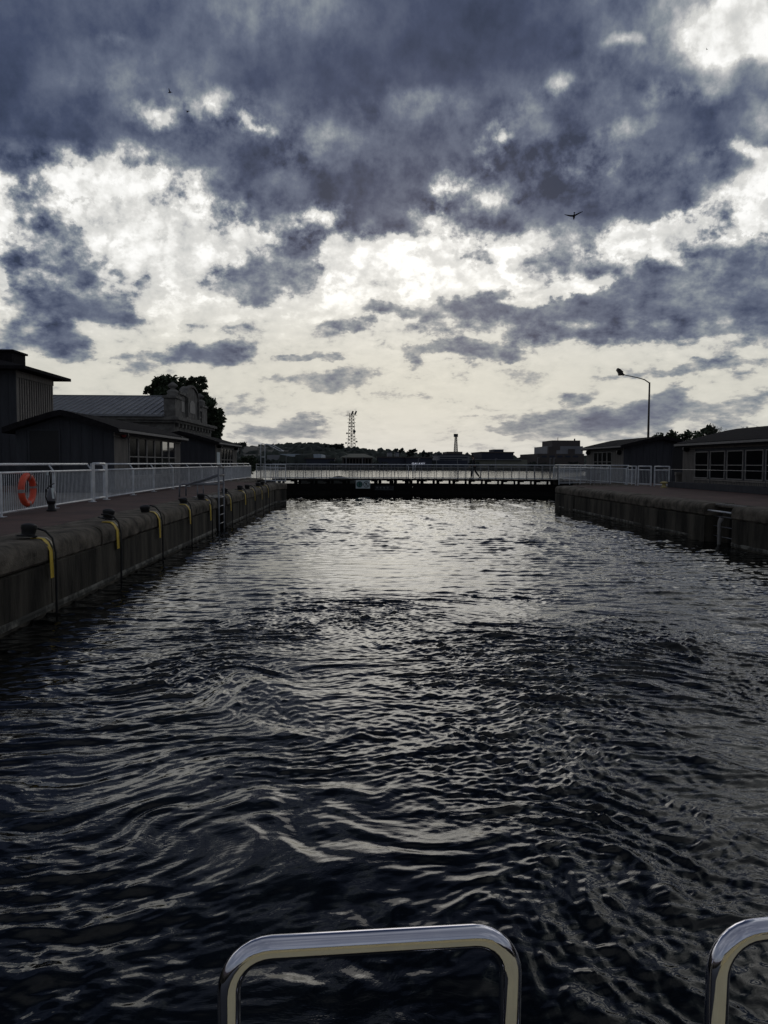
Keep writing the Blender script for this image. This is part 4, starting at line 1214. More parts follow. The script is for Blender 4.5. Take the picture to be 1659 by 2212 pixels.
# ------------------------------------------------------------------ stone building with seamed metal roof
LS = -17.0
YA, YB = Yof(377, LS), Yof(461, LS)
zc_ = 2.35 + 4.15
t = thing('stone_building', 'old stone building with seamed metal roof and ornate gable', 'building', (LS, YA, QZ))
k = MB(); k.box(LS - 26, LS, YA + 0.6, YB - 0.6, QZ, zc_ - 0.5); k.build('wall', M['stone'], t)
k = MB()
k.box(LS - 26.2, LS + 0.35, YA + 0.15, YB - 0.1, zc_ - 0.5, zc_ - 0.28)
k.box(LS - 26.4, LS + 0.60, YA - 0.1, YB + 0.1, zc_ - 0.28, zc_)
k.box(LS - 26.1, LS + 0.2, YA + 0.35, YB - 0.3, zc_ - 1.5, zc_ - 1.35)
k.build('cornice', M['stone'], t, bevel=0.03)
k = MB(); y = YA + 1.2
while y < YB - 1:
    MB().box(LS + 0.02, LS + 0.30, y, y + 0.5, zc_ - 0.86, zc_ - 0.51).build('bracket', M['stone'], t); y += 1.55
ze_, zr_ = zat(899, YA), zat(861, (YA + YB) / 2)
ym = (YA + YB) / 2
k = MB()
k.prism([(YA - 0.2, ze_ - 0.15), (YA - 0.2, ze_), (ym, zr_), (YB + 0.2, ze_), (YB + 0.2, ze_ - 0.15), (ym, ze_ - 0.15)], 'x', LS - 27, LS - 0.8)
k.build('metal_roof', M['metalroof'], t)
k = MB(); x = LS - 1.2
while x > LS - 27:
    k.bar((x, YA - 0.22, ze_ + 0.03), (x, ym, zr_ + 0.03), 0.05, 0.09); x -= 0.62
k.tube([(LS - 27, ym, zr_ + 0.04), (LS - 0.8, ym, zr_ + 0.04)], 0.07, 6)
k.box(LS - 27, LS - 0.8, YA - 0.32, YA - 0.2, ze_ - 0.2, ze_ - 0.02)
k.build('seams', M['metalroof'], t)
# ornate gable: a parapet of real thickness
def Yp(px): return Yof(px, LS)
gb = MB(); th = 0.7
xg0, xg1 = LS - th, LS + 0.05
a0, a1 = Yp(392), Yp(440)
zl = zat(851, Yp(397))
gb.box(xg0, xg1, a0, a1, zc_, zc_ + 0.35)
gb.box(xg0 + 0.1, xg1 - 0.06, a0, Yp(405), zc_ + 0.35, zl - 0.3); gb.box(xg0 + 0.1, xg1 - 0.06, Yp(431), a1, zc_ + 0.35, zl - 1.3)
gb.box(xg0, xg1 + 0.08, a0 - 0.2, Yp(407), zl - 0.3, zl); gb.box(xg0, xg1 + 0.08, Yp(430), a1 + 0.3, zl - 1.3, zl - 1.0)
ya_, yb_ = Yp(405), Yp(431); yc_ = (ya_ + yb_) / 2; rad = (yb_ - ya_) / 2
ztop = zat(840, yc_); zs = ztop - rad * 0.45
arch = [(ya_, zc_ + 0.35)] + [(yc_ - rad * math.cos(a), zs + rad * 0.45 * math.sin(a)) for a in [i * PI / 14 for i in range(15)]] + [(yb_, zc_ + 0.35)]
gb.prism(arch, 'x', xg0, xg1)
for i in range(14):   # moulded rim
    a, b = i * PI / 14, (i + 1) * PI / 14
    gb.bar((xg1, yc_ - rad * math.cos(a), zs + rad * 0.45 * math.sin(a)), (xg1, yc_ - rad * math.cos(b), zs + rad * 0.45 * math.sin(b)), 0.3, 0.22)
for y in (ya_ + 0.25, yb_ - 0.25): gb.bar((xg1, y, zc_ + 0.35), (xg1, y, zs), 0.30, 0.45)
gb.build('gable_wall', M['stone'], t, bevel=0.02)
pn = MB()
ra2 = rad * 0.42
pan = [(yc_ - ra2, zc_ + 0.8)] + [(yc_ - ra2 * math.cos(a), zs - 0.7 + 0.6 * math.sin(a)) for a in [i * PI / 10 for i in range(11)]] + [(yc_ + ra2, zc_ + 0.8)]
pn.prism(pan, 'x', xg1 + 0.01, xg1 + 0.06)
pn.box(xg1 - 0.05, xg1 + 0.02, Yp(396), Yp(402), zc_ + 0.7, zl - 0.9); pn.box(xg1 - 0.05, xg1 + 0.02, Yp(433.5), Yp(437.5), zc_ + 0.6, zl - 1.9)
pn.build('panels', M['trim'], t)
for px, w2, ptop, top in ((387, 1.0, 861, 830), (443, 1.1, 880, 854)):
    Y = Yp(px); zp = zat(ptop, Y); zz = zat(top, Y) - zp
    xc_ = LS - 0.35
    k = MB(); k.box(xc_ - 0.55, xc_ + 0.5, Y - w2 * 1.25, Y + w2 * 1.25, zc_, zp - 0.25); k.box(xc_ - 0.62, xc_ + 0.60, Y - w2 * 1.4, Y + w2 * 1.4, zp - 0.25, zp)
    k.build('pedestal', M['stone'], t, bevel=0.03)
    prof = [(0.62, 0), (0.62, 0.1), (0.50, 0.16), (0.60, 0.30), (0.44, 0.42), (0.20, 0.52), (0.30, 0.60), (0.48, 0.68), (0.50, 0.76), (0.36, 0.84), (0.24, 0.90), (0.06, 1.0)]
    k = MB(); k.lathe([(r_ * 0.95, h_ * zz) for r_, h_ in prof], (xc_, Y, zp), 14); k.build('urn', M['stone'], t, smooth=True)

# ------------------------------------------------------------------ street lamp, barrier frame
Yl = 60.0
pb_, pt_ = P(1399, 990, Yl), P(1405, 826, Yl)
t = thing('street_lamp', 'tall bronze street lamp with arching arm above far right hut', 'street lamp', (pb_.x, Yl, QZ))
MB().tube([(pb_.x, Yl, QZ), (pb_.x, Yl, pt_.z)], [0.105, 0.062], 12).build('pole', M['lampmetal'], t, smooth=True)
arm = [P(x, y, Yl) for x, y in ((1404, 826), (1392, 820), (1376, 815.5), (1358, 812), (1345, 809))]
arm[0] = Vector((pb_.x, Yl, pt_.z - 0.05))
MB().tube(arm, [0.05, 0.042, 0.036, 0.032, 0.03], 8).build('arm', M['lampmetal'], t, smooth=True)
k = MB(); a, b = P(1349, 809.5, Yl), P(1333.5, 801.5, Yl)
d = (b - a).normalized(); u_ = Vector((-d.z, 0, d.x)); u_ = u_ if u_.z > 0 else -u_
prof = [(0, 0.02, -0.08), (0.18, 0.05, -0.14), (0.20, 0.15, -0.16), (0.38, 0.19, -0.26), (0.50, 0.22, -0.10), (0.72, 0.20, 0.04)]
vs = []
for s_, tp, bt in prof:
    for yy_, f_ in ((-0.14, 1), (0.14, 1)):
        c = a + d * s_
        vs += [tuple(c + u_ * tp + Vector((0, yy_ * (0.4 + s_), 0))), tuple(c + u_ * bt + Vector((0, yy_ * (0.4 + s_), 0)))]
fs = []
for i in range(len(prof) - 1):
    q_ = 4 * i
    fs += [(q_, q_ + 2, q_ + 6, q_ + 4), (q_ + 1, q_ + 5, q_ + 7, q_ + 3), (q_, q_ + 4, q_ + 5, q_ + 1), (q_ + 2, q_ + 3, q_ + 7, q_ + 6)]
fs += [(0, 1, 3, 2), (20, 22, 23, 21)]
k.add(vs, fs); k.build('lamp_head', M['lampmetal'], t)

Yf = 58.5
t = thing('barrier_frame', 'white bent pipe frame standing at left end of footbridge', 'frame', (P(563, 1000, Yf).x, Yf, QZ))
a = P(563, 961, Yf); e = P(604, 974, Yf); c1_ = P(566, 958.5, Yf); 
for dy in (0, 0.55):
    o_ = Vector((0.25 if dy else 0, dy, -0.0))
    MB().tube([Vector((a.x, Yf, QZ)) + o_, Vector((a.x, Yf, a.z - 0.05)) + o_, c1_ + o_, P(580, 961, Yf) + o_, e + o_], 0.035, 8).build('pipe', M['white'], t, smooth=True)
k = MB(); k.tube([e, e + Vector((0.25, 0.55, 0))], 0.035, 8); k.tube([Vector((a.x, Yf, a.z - 0.9)), Vector((a.x + 0.25, Yf + 0.55, a.z - 0.9))], 0.03, 8); k.build('cross_bar', M['white'], t, smooth=True)

# ------------------------------------------------------------------ trees
def leaf_crown(name, clumps, m_, parent, leaf, per, seed, flat=0.75):
    """clumps: (centre, radius). Many small leaf faces spread through each clump."""
    r_ = np.random.RandomState(seed)
    Vs = []; n_tot = 0
    for c, rad in clumps:
        n = int(per * (rad ** 2))
        d = r_.randn(n, 3); d /= np.linalg.norm(d, axis=1)[:, None]
        rr_ = rad * (r_.rand(n) ** 0.45)
        # lumpy shell
        lump = 0.78 + 0.34 * np.sin(d[:, 0] * 5 + c[0]) * np.sin(d[:, 1] * 5 + c[1] * 2) + 0.22 * np.sin(d[:, 2] * 9 + c[2])
        p = np.array(c)[None] + d * (rr_ * lump)[:, None] * np.array([1, 1, flat])[None]
        a = r_.randn(n, 3); a /= np.linalg.norm(a, axis=1)[:, None]
        b = np.cross(a, r_.randn(n, 3)); b /= np.linalg.norm(b, axis=1)[:, None]
        s_ = leaf * (0.6 + 0.8 * r_.rand(n))[:, None]
        q_ = np.stack([p - a * s_, p + b * s_ * 0.55, p + a * s_, p - b * s_ * 0.55], 1)
        Vs.append(q_.reshape(-1, 3)); n_tot += n
    V = np.concatenate(Vs)
    if parent is not None: V = V - np.array(parent['wl'])[None]
    Fq = np.arange(n_tot * 4).reshape(-1, 4)
    o = np_mesh(name, V, Fq, m_)
    o.data.polygons.foreach_set('use_smooth', np.zeros(len(o.data.polygons), dtype=bool))
    if parent is not None:
        o.parent = parent; o['wl'] = parent['wl']
    return o
def limbs(k, base, top, r0, tips, rnd_, wob=0.3):
    base, top = Vector(base), Vector(top)
    pts = [base.lerp(top, i / 6) + Vector((rnd_.uniform(-wob, wob), rnd_.uniform(-wob, wob), 0)) * (i / 6) * 0.4 for i in range(7)]
    k.tube(pts, [r0 * (1 - 0.11 * i) for i in range(7)], 10)
    for t_ in tips:
        t_ = Vector(t_)
        s_ = pts[rnd_.randint(2, 5)]
        mid_ = s_.lerp(t_, 0.5) + Vector((rnd_.uniform(-wob, wob), rnd_.uniform(-wob, wob), rnd_.uniform(0, wob)))
        k.tube([s_, mid_, t_], [r0 * 0.42, r0 * 0.26, r0 * 0.07], 6)
def lumps(cx, cy, cz, rx, ry, rz, n, rad, seed):
    r_ = random.Random(seed); out = []
    for i in range(n):
        z = 1 - 2 * (i + 0.5) / n; a = i * 2.39996 + r_.uniform(-.4, .4)
        s_ = math.sqrt(max(0, 1 - z * z)); f_ = r_.uniform(0.52, 0.92)
        out.append(((cx + rx * s_ * math.cos(a) * f_, cy + ry * s_ * math.sin(a) * f_, cz + rz * z * f_), rad * r_.uniform(0.7, 1.2)))
    out.append(((cx, cy, cz), min(rx, rz) * 0.6))
    return out
YT = 112.0
cl = []
for (px, py, pr, seed) in ((355, 862, 44, 1), (410, 852, 42, 2), (330, 880, 36, 3), (440, 890, 44, 4), (452, 925, 34, 5), (380, 905, 60, 6), (385, 838, 28, 9), (325, 845, 16, 12), (466, 905, 22, 13), (468, 940, 18, 14), (410, 822, 14, 15), (345, 826, 16, 16), (430, 850, 20, 17)):
    c = P(px, py, YT); r0 = pr / 1680 * YT
    cl += lumps(c.x, YT + random.Random(seed).uniform(-1.5, 1.5), c.z, r0, r0, r0, 7, r0 * 0.42, seed)
tb = P(392, 1000, YT)
t = thing('broadleaf_tree', 'large dark rounded tree behind the ornate stone gable', 'tree', (tb.x, YT, QZ))
k = MB(); limbs(k, (tb.x, YT, QZ - 0.2), (tb.x, YT, 9.0), 0.42, [c for c, r_ in cl[::5]], random.Random(5), 0.6)
k.build('trunk', M['bark'], t, smooth=True)
leaf_crown('crown', cl, M['leaf'], t, 0.26, 420, 8)

def small_tree(label, px0, px1, pyt, pyb, Y, seed, per=150, leaf=0.17, bare=False, grp='trees behind the right huts'):
    r_ = random.Random(seed)
    a, b = P(px0, pyb, Y), P(px1, pyt, Y)
    cx_ = (a.x + b.x) / 2; hw = (b.x - a.x) / 2
    t = thing('bare_tree' if bare else 'young_tree', label, 'tree', (cx_, Y, QZ), grp)
    k = MB()
    if bare:
        k.tube([(cx_, Y, QZ - .2), (cx_ + 0.1, Y, a.z - 1.0)], [0.12, 0.08], 8)
        def br(p, d, ln, r0, dep):
            e = p + d * ln
            k.tube([p, p.lerp(e, .5) + Vector((r_.uniform(-.05, .05), 0, .03)), e], [r0, r0 * .8, r0 * .6], 5, cap=False)
            if dep:
                for _ in range(3):
                    nd = (d + Vector((r_.uniform(-.9, .9), r_.uniform(-.7, .7), r_.uniform(-.35, .5)))).normalized()
                    br(e, nd, ln * r_.uniform(.5, .75), r0 * .6, dep - 1)
        for i in range(5):
            x = cx_ + hw * (-0.8 + 1.6 * i / 4)
            p = Vector((cx_ + 0.1, Y, a.z - 1.0)); e = Vector((x, Y + r_.uniform(-.5, .5), a.z - 0.1))
            k.tube([p, e], [0.07, 0.035], 5)
            br(e, Vector((r_.uniform(-.3, .3), 0, 1)).normalized(), (b.z - a.z) * 0.42, 0.02, 3)
        k.build('branches', M['bark'], t, smooth=True)
        return t
    cl = []
    n = max(9, int(hw * 11))
    for i in range(n):
        u = -1 + 2 * (i + .5) / n
        top = b.z - .3 - abs(u) ** 1.8 * (b.z - a.z) * .45 - r_.uniform(0, .35)
        for j in range(3):
            z = a.z - 1.2 + (top - a.z + 1.2) * (j + .7) / 3
            cl.append(((cx_ + u * hw * .85 + r_.uniform(-.2, .2), Y + r_.uniform(-.8, .8), z), r_.uniform(.34, .62)))
    limbs(k, (cx_, Y, QZ - .2), (cx_, Y, (a.z + b.z) / 2 - .4), 0.14, [c for c, _ in cl], r_, .2)
    k.build('trunk', M['bark'], t, smooth=True)
    leaf_crown('crown', cl, M['leaf'], t, leaf, per, seed, 1.0)
    return t
small_tree('sparse leafy tree just right of the street lamp, behind right huts', 1412, 1474, 926, 962, 66, 21)
small_tree('sparse leafy tree in the middle of the clump behind right huts', 1468, 1512, 924, 960, 67, 22)
small_tree('tallest sparse leafy tree of the clump behind right huts', 1500, 1562, 910, 956, 68, 23)
small_tree('leafless twiggy tree top above near right hut roof, left one', 1528, 1560, 918, 945, 60, 24, bare=True)
small_tree('leafless twiggy tree top above near right hut roof, at photo edge', 1596, 1662, 916, 940, 58, 25, bare=True)
# dark shrub beyond the far left hut
sb = P(532, 1002, 84)
t = thing('shrub', 'dark rounded shrub beyond far left hut', 'shrub', (sb.x, 84, QZ))
cl = lumps(P(530, 1, 84).x, 84, 2.2, 1.5, 1.5, 1.2, 12, 0.7, 31)
leaf_crown('crown', cl, M['leaf'], t, 0.12, 420, 32)

# ------------------------------------------------------------------ far shore
# wooded hill: one mass of tree crowns
ico = bmesh.new(); bmesh.ops.create_icosphere(ico, subdivisions=2, radius=1.0)
iv = np.array([v.co[:] for v in ico.verts]); itri = np.array([[v.index for v in f.verts] for f in ico.faces]); ico.free()
rw_ = np.random.RandomState(5)
TV = []; TF = []; nb_ = 0
line_x = [-400, 0, 505, 530, 560, 590, 640, 700, 730, 760, 830, 870, 930, 1040, 1100, 1150, 1250, 1400, 1600, 2100]
line_y = [955, 955, 961, 960, 963, 958, 955, 957, 961, 966, 970, 974, 976, 980, 984, 987, 986, 980, 975, 970]
for row, (Y, drop) in enumerate(((1080, 0), (900, 3), (760, 8), (640, 12), (540, 17), (455, 22), (385, 26), (330, 29))):
    for px in np.arange(-300, 1950, 8.5 * 1080 / Y * 0.8):
        px = px + rw_.randn() * 4
        ly = np.interp(px, line_x, line_y) + drop * (1 if row else 0)
        if ly > 999: continue
        if row > 2 and rw_.rand() < 0.25: continue
        r0 = (5.0 + 4.5 * rw_.rand()) * (0.55 + 0.45 * Y / 1080)
        p = P(px, ly + rw_.rand() * 3.0, Y)
        gz = hillz(p.x, Y)
        zc2 = p.z - r0 * 0.9
        nz_ = 1 + 0.28 * np.sin(iv[:, 0] * 5 + px) * np.sin(iv[:, 1] * 6 + px * .3) + 0.2 * np.sin(iv[:, 2] * 8 + px * 1.7) + rw_.randn(len(iv)) * 0.07
        hz = max(0.9 * r0, (p.z - gz) * 0.55)
        v_ = iv * nz_[:, None] * np.array([r0, r0, hz])[None] + np.array([p.x, Y + rw_.randn() * 8, p.z - hz])[None]
        TV.append(v_); TF.append(itri + nb_); nb_ += len(iv)
V = np.concatenate(TV); T3 = np.concatenate(TF)
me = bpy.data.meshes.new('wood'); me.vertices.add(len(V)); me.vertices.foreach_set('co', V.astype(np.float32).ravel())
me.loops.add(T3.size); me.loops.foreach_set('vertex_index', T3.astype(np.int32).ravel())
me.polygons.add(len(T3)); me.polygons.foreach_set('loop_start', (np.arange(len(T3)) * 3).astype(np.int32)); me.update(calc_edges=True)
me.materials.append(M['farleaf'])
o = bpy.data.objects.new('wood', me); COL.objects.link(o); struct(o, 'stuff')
# a few pointed or open trees that break the ridge line
def far_tree(px, py, Y, w, h, label, seed):
    c = P(px, py, Y); r_ = random.Random(seed)
    sc_ = Y / 1680
    t = thing('far_tree', label, 'tree', (c.x, Y, c.z - h * sc_), 'single trees on the far skyline')
    cl = [((c.x + r_.uniform(-.5, .5) * w * sc_, Y + r_.uniform(-2, 2), c.z - r_.uniform(.05, .55) * h * sc_), w * sc_ * r_.uniform(.16, .28)) for _ in range(9)]
    k = MB(); k.tube([(c.x, Y, c.z - h * sc_ - 3), (c.x, Y, c.z - h * sc_ * .4)], [0.5, 0.25], 6); k.build('trunk', M['bark'], t)
    leaf_crown('crown', cl, M['farleaf'], t, 1.1 * Y / 900, 26 * (900 / Y) ** 1.6, seed)
far_tree(1060 * .6636, 962, 900, 12, 12, 'pointed tree on far skyline left of the lattice mast', 41)
far_tree(728, 960, 880, 24, 12, 'open crowned tree on far skyline just left of lattice mast', 42)
far_tree(863, 969, 700, 14, 18, 'round tree on far skyline, first right of dark riverside block', 43)
far_tree(893, 972, 650, 26, 18, 'broad tree on far skyline above the lettered building', 44)
far_tree(920, 978, 600, 16, 14, 'small tree on far skyline left of the office block', 45)
far_tree(518, 957, 500, 20, 14, 'tree on far skyline just beyond far left hut', 46)

YF = 292.0
def bbox(mb, px0, px1, py0, py1, Y, depth):
    a, b = P(px0, py1, Y), P(px1, py0, Y)
    mb.box(a.x, b.x, Y, Y + depth, min(a.z, 0.9) if py1 > 996 else a.z, b.z)
def far_building(name, label, cat, px0, px1, py0, py1, Y, depth, m_, bands=(), group='buildings on the far shore', wins=None, parapet=True):
    a, b = P(px0, py1, Y), P(px1, py0, Y)
    t = thing(name, label, cat, ((a.x + b.x) / 2, Y, 0.9), group)
    k = MB(); k.box(a.x, b.x, Y, Y + depth, 0.9, b.z); k.build('wall', m_, t)
    if parapet:
        k = MB(); k.box(a.x - 0.3, b.x + 0.3, Y - 0.3, Y + depth, b.z, b.z + 0.45); k.build('roof', M['fardark'] if m_ != M['fardark'] else M['farbrown'], t)
    for (z0, z1, mm) in bands:
        za, zb2 = P(px0, z1, Y).z, P(px0, z0, Y).z
        k = MB(); k.box(a.x + 0.8, b.x - 0.8, Y - 0.12, Y - 0.02, za, zb2); k.build('window_band', M[mm], t)
    if wins:
        n, zt_, zb_ = wins
        for i in range(n):
            x0 = a.x + (b.x - a.x) * (i + .25) / n; x1 = a.x + (b.x - a.x) * (i + .75) / n
            k = MB(); k.box(x0, x1, Y - 0.1, Y - 0.02, P(px0, zb_, Y).z, P(px0, zt_, Y).z); k.build('window', M['glass'], t)
    return t
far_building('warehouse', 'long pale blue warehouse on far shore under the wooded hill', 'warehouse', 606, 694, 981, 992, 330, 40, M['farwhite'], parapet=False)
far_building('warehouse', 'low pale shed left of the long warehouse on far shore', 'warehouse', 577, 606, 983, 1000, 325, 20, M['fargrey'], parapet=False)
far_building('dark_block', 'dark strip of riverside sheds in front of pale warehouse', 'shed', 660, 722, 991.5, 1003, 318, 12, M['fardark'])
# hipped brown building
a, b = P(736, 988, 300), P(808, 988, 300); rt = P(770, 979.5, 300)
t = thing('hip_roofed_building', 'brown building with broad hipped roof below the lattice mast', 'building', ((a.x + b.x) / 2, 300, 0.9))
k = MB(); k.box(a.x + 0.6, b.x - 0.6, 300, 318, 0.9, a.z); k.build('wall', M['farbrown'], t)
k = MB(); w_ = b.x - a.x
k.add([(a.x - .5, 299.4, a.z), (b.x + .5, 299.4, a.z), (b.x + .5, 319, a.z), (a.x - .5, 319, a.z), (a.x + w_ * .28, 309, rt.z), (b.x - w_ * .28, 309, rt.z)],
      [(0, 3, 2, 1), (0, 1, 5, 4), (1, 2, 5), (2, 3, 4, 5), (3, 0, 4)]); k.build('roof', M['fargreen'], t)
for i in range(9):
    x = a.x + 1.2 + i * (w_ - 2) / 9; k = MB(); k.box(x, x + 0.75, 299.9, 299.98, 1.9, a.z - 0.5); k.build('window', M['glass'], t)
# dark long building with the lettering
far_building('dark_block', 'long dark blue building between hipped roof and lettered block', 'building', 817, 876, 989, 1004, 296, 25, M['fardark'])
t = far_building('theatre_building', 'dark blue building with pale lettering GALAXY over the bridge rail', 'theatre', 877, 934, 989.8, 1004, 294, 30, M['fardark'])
cu = bpy.data.curves.new('lettering', 'FONT'); cu.body = 'GALAXY'; cu.size = 1.0; cu.extrude = 0.04; cu.space_character = 1.15
to = bpy.data.objects.new('lettering', cu); COL.objects.link(to)
bpy.context.view_layer.update()
wd = to.dimensions.x; hd = to.dimensions.y
la, lb = P(889.5, 1003.3, 293.7), P(917.8, 999.6, 293.7)
bpy.data.objects.remove(to)
cu.offset = 0.02
dg = bpy.context.evaluated_depsgraph_get()
to = bpy.data.objects.new('lettering_tmp', cu); COL.objects.link(to); dg.update()
me = bpy.data.meshes.new_from_object(to.evaluated_get(bpy.context.evaluated_depsgraph_get()))
bpy.data.objects.remove(to)
sx_, sz_ = (lb.x - la.x) / wd, (lb.z - la.z) / hd
me.transform(Matrix(((sx_, 0, 0, la.x), (0, 0, -1, 293.75), (0, sz_, 0, la.z), (0, 0, 0, 1))))
me.transform(Matrix.Translation(-Vector(t['wl'])))
me.materials.clear(); me.materials.append(M['letters'])
lo_ = bpy.data.objects.new('lettering', me); COL.objects.link(lo_); lo_.parent = t
# office block with balconies
far_building('office_block', 'stepped grey office block carrying slender mast on its roof', 'building', 946, 1014, 983.5, 1003, 340, 25, M['fargrey'], bands=((986.5, 989, 'fardark'), (991, 993.5, 'fardark'), (996, 999, 'fardark')))
far_building('office_block', 'dark square roof block behind the grey offices, under slender mast', 'building', 966, 999, 975.8, 990, 352, 20, M['farbrown'], parapet=False)
far_building('low_block', 'low dark green block before the offices on far shore', 'building', 938, 1010, 994.5, 1004, 300, 10, M['fardark'], parapet=False)
t = far_building('brick_block', 'wide dark purple block with square roof box, right of offices', 'building', 1040, 1109.5, 978.4, 1003, 330, 30, M['fardark'], parapet=True)
k = MB(); bbox(k, 1066, 1088, 970.8, 978.6, 336, 12); k.build('roof_box', M['fardark'], t)
t = far_building('low_shed', 'long low pale olive shed on far shore right of walking person', 'shed', 1027, 1139, 993, 1004, 305, 16, M['fargreen'], parapet=False)
a, b = P(1022, 1, 304), P(1143, 1, 304)
k = MB(); k.box(a.x, b.x, 304, 322, P(1027, 993.5, 304).z, P(1027, 992.3, 304).z); k.build('roof', M['fargrey'], t)
t = thing('brick_block', 'large stepped brick block at right with pale upper floor', 'building', (P(1212, 1, 310).x, 310, 0.9))
k = MB(); bbox(k, 1161, 1262, 980.5, 1003, 310, 34); k.build('wall', M['farbrown'], t)
k = MB(); bbox(k, 1184.7, 1259.4, 964, 980.6, 316, 26); k.build('upper_floor', M['fargrey'], t)
k = MB(); bbox(k, 1184.7, 1202, 964.5, 980.3, 315.8, 2); bbox(k, 1193, 1253.5, 951.5, 964.2, 320, 18); bbox(k, 1193, 1210, 962, 972, 315.7, 2); bbox(k, 1228, 1242, 970, 980.5, 315.6, 2); k.build('brick_core', M['farbrown'], t)
for i in range(5):
    k = MB(); bbox(k, 1170 + i * 17, 1181 + i * 17, 984, 988, 309.9, 0.05); k.build('window_band', M['fardark'], t)
k = MB(); p = P(1205, 951.5, 321); k.tube([p, p + Vector((0, 0, 1.2))], 0.12, 6); k.tube([p + Vector((7, 0, 0)), p + Vector((7, 0, 0.8))], 0.3, 6); k.build('antenna', M['fardark'], t)
far_building('house', 'small pale house on wooded hillside right of lattice mast', 'house', 1, 2, 975.6, 978, 600, 8, M['fargrey']) if False else None
for i, (px, py, w, lab) in enumerate(((836, 978, 9, 'pale house roof among trees above long dark building'), (852, 978.5, 8, 'second pale house roof among hillside trees above dark building'),
                                      (515, 990, 14, 'low pale house near far left hut on hillside'), (1146, 994, 10, 'small dark house left of large brick block'), (700, 985, 10, 'small brown house right of the pale warehouse'), (723, 990, 8, 'small grey house left of hipped roof building'))):
    Y = 430
    a, b = P(px, py + 2.6, Y), P(px + w, py, Y)
    t = thing('house', lab, 'house', (a.x, Y, a.z), 'houses on the far hillside')
    k = MB(); k.box(a.x, b.x, Y - 12, Y, a.z - 1.5, b.z); k.build('wall', M['fargrey'], t)
    xm = (a.x + b.x) / 2
    k = MB(); k.prism([(a.x - .3, b.z), (b.x + .3, b.z), (xm, b.z + 0.6)], 'y', Y - 12.2, Y + .2); k.build('roof', M['fardark'], t)
# trees along the far bank
r_ = random.Random(77)
for i, (px, w, h) in enumerate(((520, 26, 14), (552, 30, 12), (585, 26, 14), (612, 22, 11), (640, 20, 9), (722, 20, 12), (813, 18, 11), (830, 22, 10), (938, 14, 12), (1020, 16, 17), (1031, 12, 12), (1062, 12, 6), (1150, 22, 12), (1172, 22, 10), (1195, 24, 9), (1240, 30, 12))):
    Y = 288
    b = P(px, 1006, Y); s_ = Y / 1680
    t = thing('bank_tree', ['bushy', 'spreading', 'low', 'dense'][i % 4] + ' dark tree on far bank, number %s from the left' % ['one', 'two', 'three', 'four', 'five', 'six', 'seven', 'eight', 'nine', 'ten', 'eleven', 'twelve', 'thirteen', 'fourteen', 'fifteen', 'sixteen'][i], 'tree', (b.x, Y, 0.9), 'trees along the far bank')
    cl = lumps(b.x, Y, 0.9 + h * s_ * .6, w * s_ * .5, w * s_ * .4, h * s_ * .5, 8, w * s_ * .22, i)
    k = MB(); k.tube([(b.x, Y, 0.8), (b.x, Y, 0.9 + h * s_ * .5)], [.2, .1], 6); k.build('trunk', M['bark'], t)
    leaf_crown('crown', cl, M['farleaf'], t, 0.42, 60, 100 + i)
# lattice mast with dishes and flood lights
def mast(label, px, pyb, pyt, wb, wt, Y, arms=True, group=None):
    b, tp = P(px, pyb + 6, Y), P(px, pyt, Y); s_ = Y / 1680
    t = thing('lattice_mast', label, 'mast', (b.x, Y, b.z), group)
    H_ = tp.z - b.z; n = 11
    k = MB(); r0 = (0.24 if Y > 500 else 0.26) * Y / 800
    def cor(i, c):
        f_ = i / n; w = (wb * (1 - f_) + wt * f_) * s_ / 2
        return Vector((b.x + c[0] * w, Y + c[1] * w, b.z + H_ * f_))
    cs = [(-1, -1), (1, -1), (1, 1), (-1, 1)]
    for c in cs: k.tube([cor(0, c), cor(n, c)], r0, 5)
    for i in range(n):
        for a, c in ((0, 1), (1, 2), (2, 3), (3, 0)):
            k.tube([cor(i, cs[a]), cor(i, cs[c])], r0 * .6, 4, cap=False)
            k.tube([cor(i, cs[a]), cor(i + 1, cs[c])], r0 * .45, 4, cap=False)
            k.tube([cor(i, cs[c]), cor(i + 1, cs[a])], r0 * .45, 4, cap=False)
    k.tube([(b.x, Y, b.z), (b.x, Y, tp.z)], r0 * (1.1 if Y > 500 else 0.5), 6)
    k.build('lattice', M['fardark'], t)
    return t, b, tp, s_
t, b, tp, s_ = mast('tall lattice mast with dishes and lamps on far hill', 759.5, 966, 893, 17, 9, 760)
for nm, dx, py in (('dish', 6, 932), ('dish', -10, 936), ('dish', 0, 940), ('dish', 11, 954), ('dish', -12, 957)):
    c = P(759.5 + dx, py, 758)
    k = MB(); k.tube([c, c + Vector((0, -1.0, 0))], [1.4 if dx == 6 else 0.9, 1.0 if dx == 6 else 0.6], 12); k.build(nm, M['fardark'], t)
for dx in (2, 9):
    c = P(759.5 + dx, 892.5, 758); k = MB(); k.bar(c + Vector((-0.9, 0, -1.5)), c + Vector((0.6, 0, 2.0)), 2.4, 1.5); k.build('flood_lamp', M['fardark'], t)
k = MB()
for z, w in ((897, 12), (905, 9), (913, 9), (921, 8), (948, 12)):
    a, c = P(759.5 - w, z, 757.5), P(759.5 + w, z, 757.5); k.tube([a, c], 0.2, 5)
for dx in (-9.5, -6): 
    a, c = P(759.5 + dx, 898, 757.5), P(759.5 + dx, 889, 757.5); k.tube([a, c], 0.16, 5)
k.build('platforms', M['fardark'], t)
t, b, tp, s_ = mast('slender mast with two lamps above the grey office block', 984.5, 975.6, 941, 8.0, 3.4, 356)
for dx in (-2.2, 2.4):
    c = P(984.5 + dx, 941.5, 355); k = MB(); k.box(c.x - .45, c.x + .45, 354.4, 355.4, c.z - .5, c.z + .9); k.build('flood_lamp', M['fardark'], t)
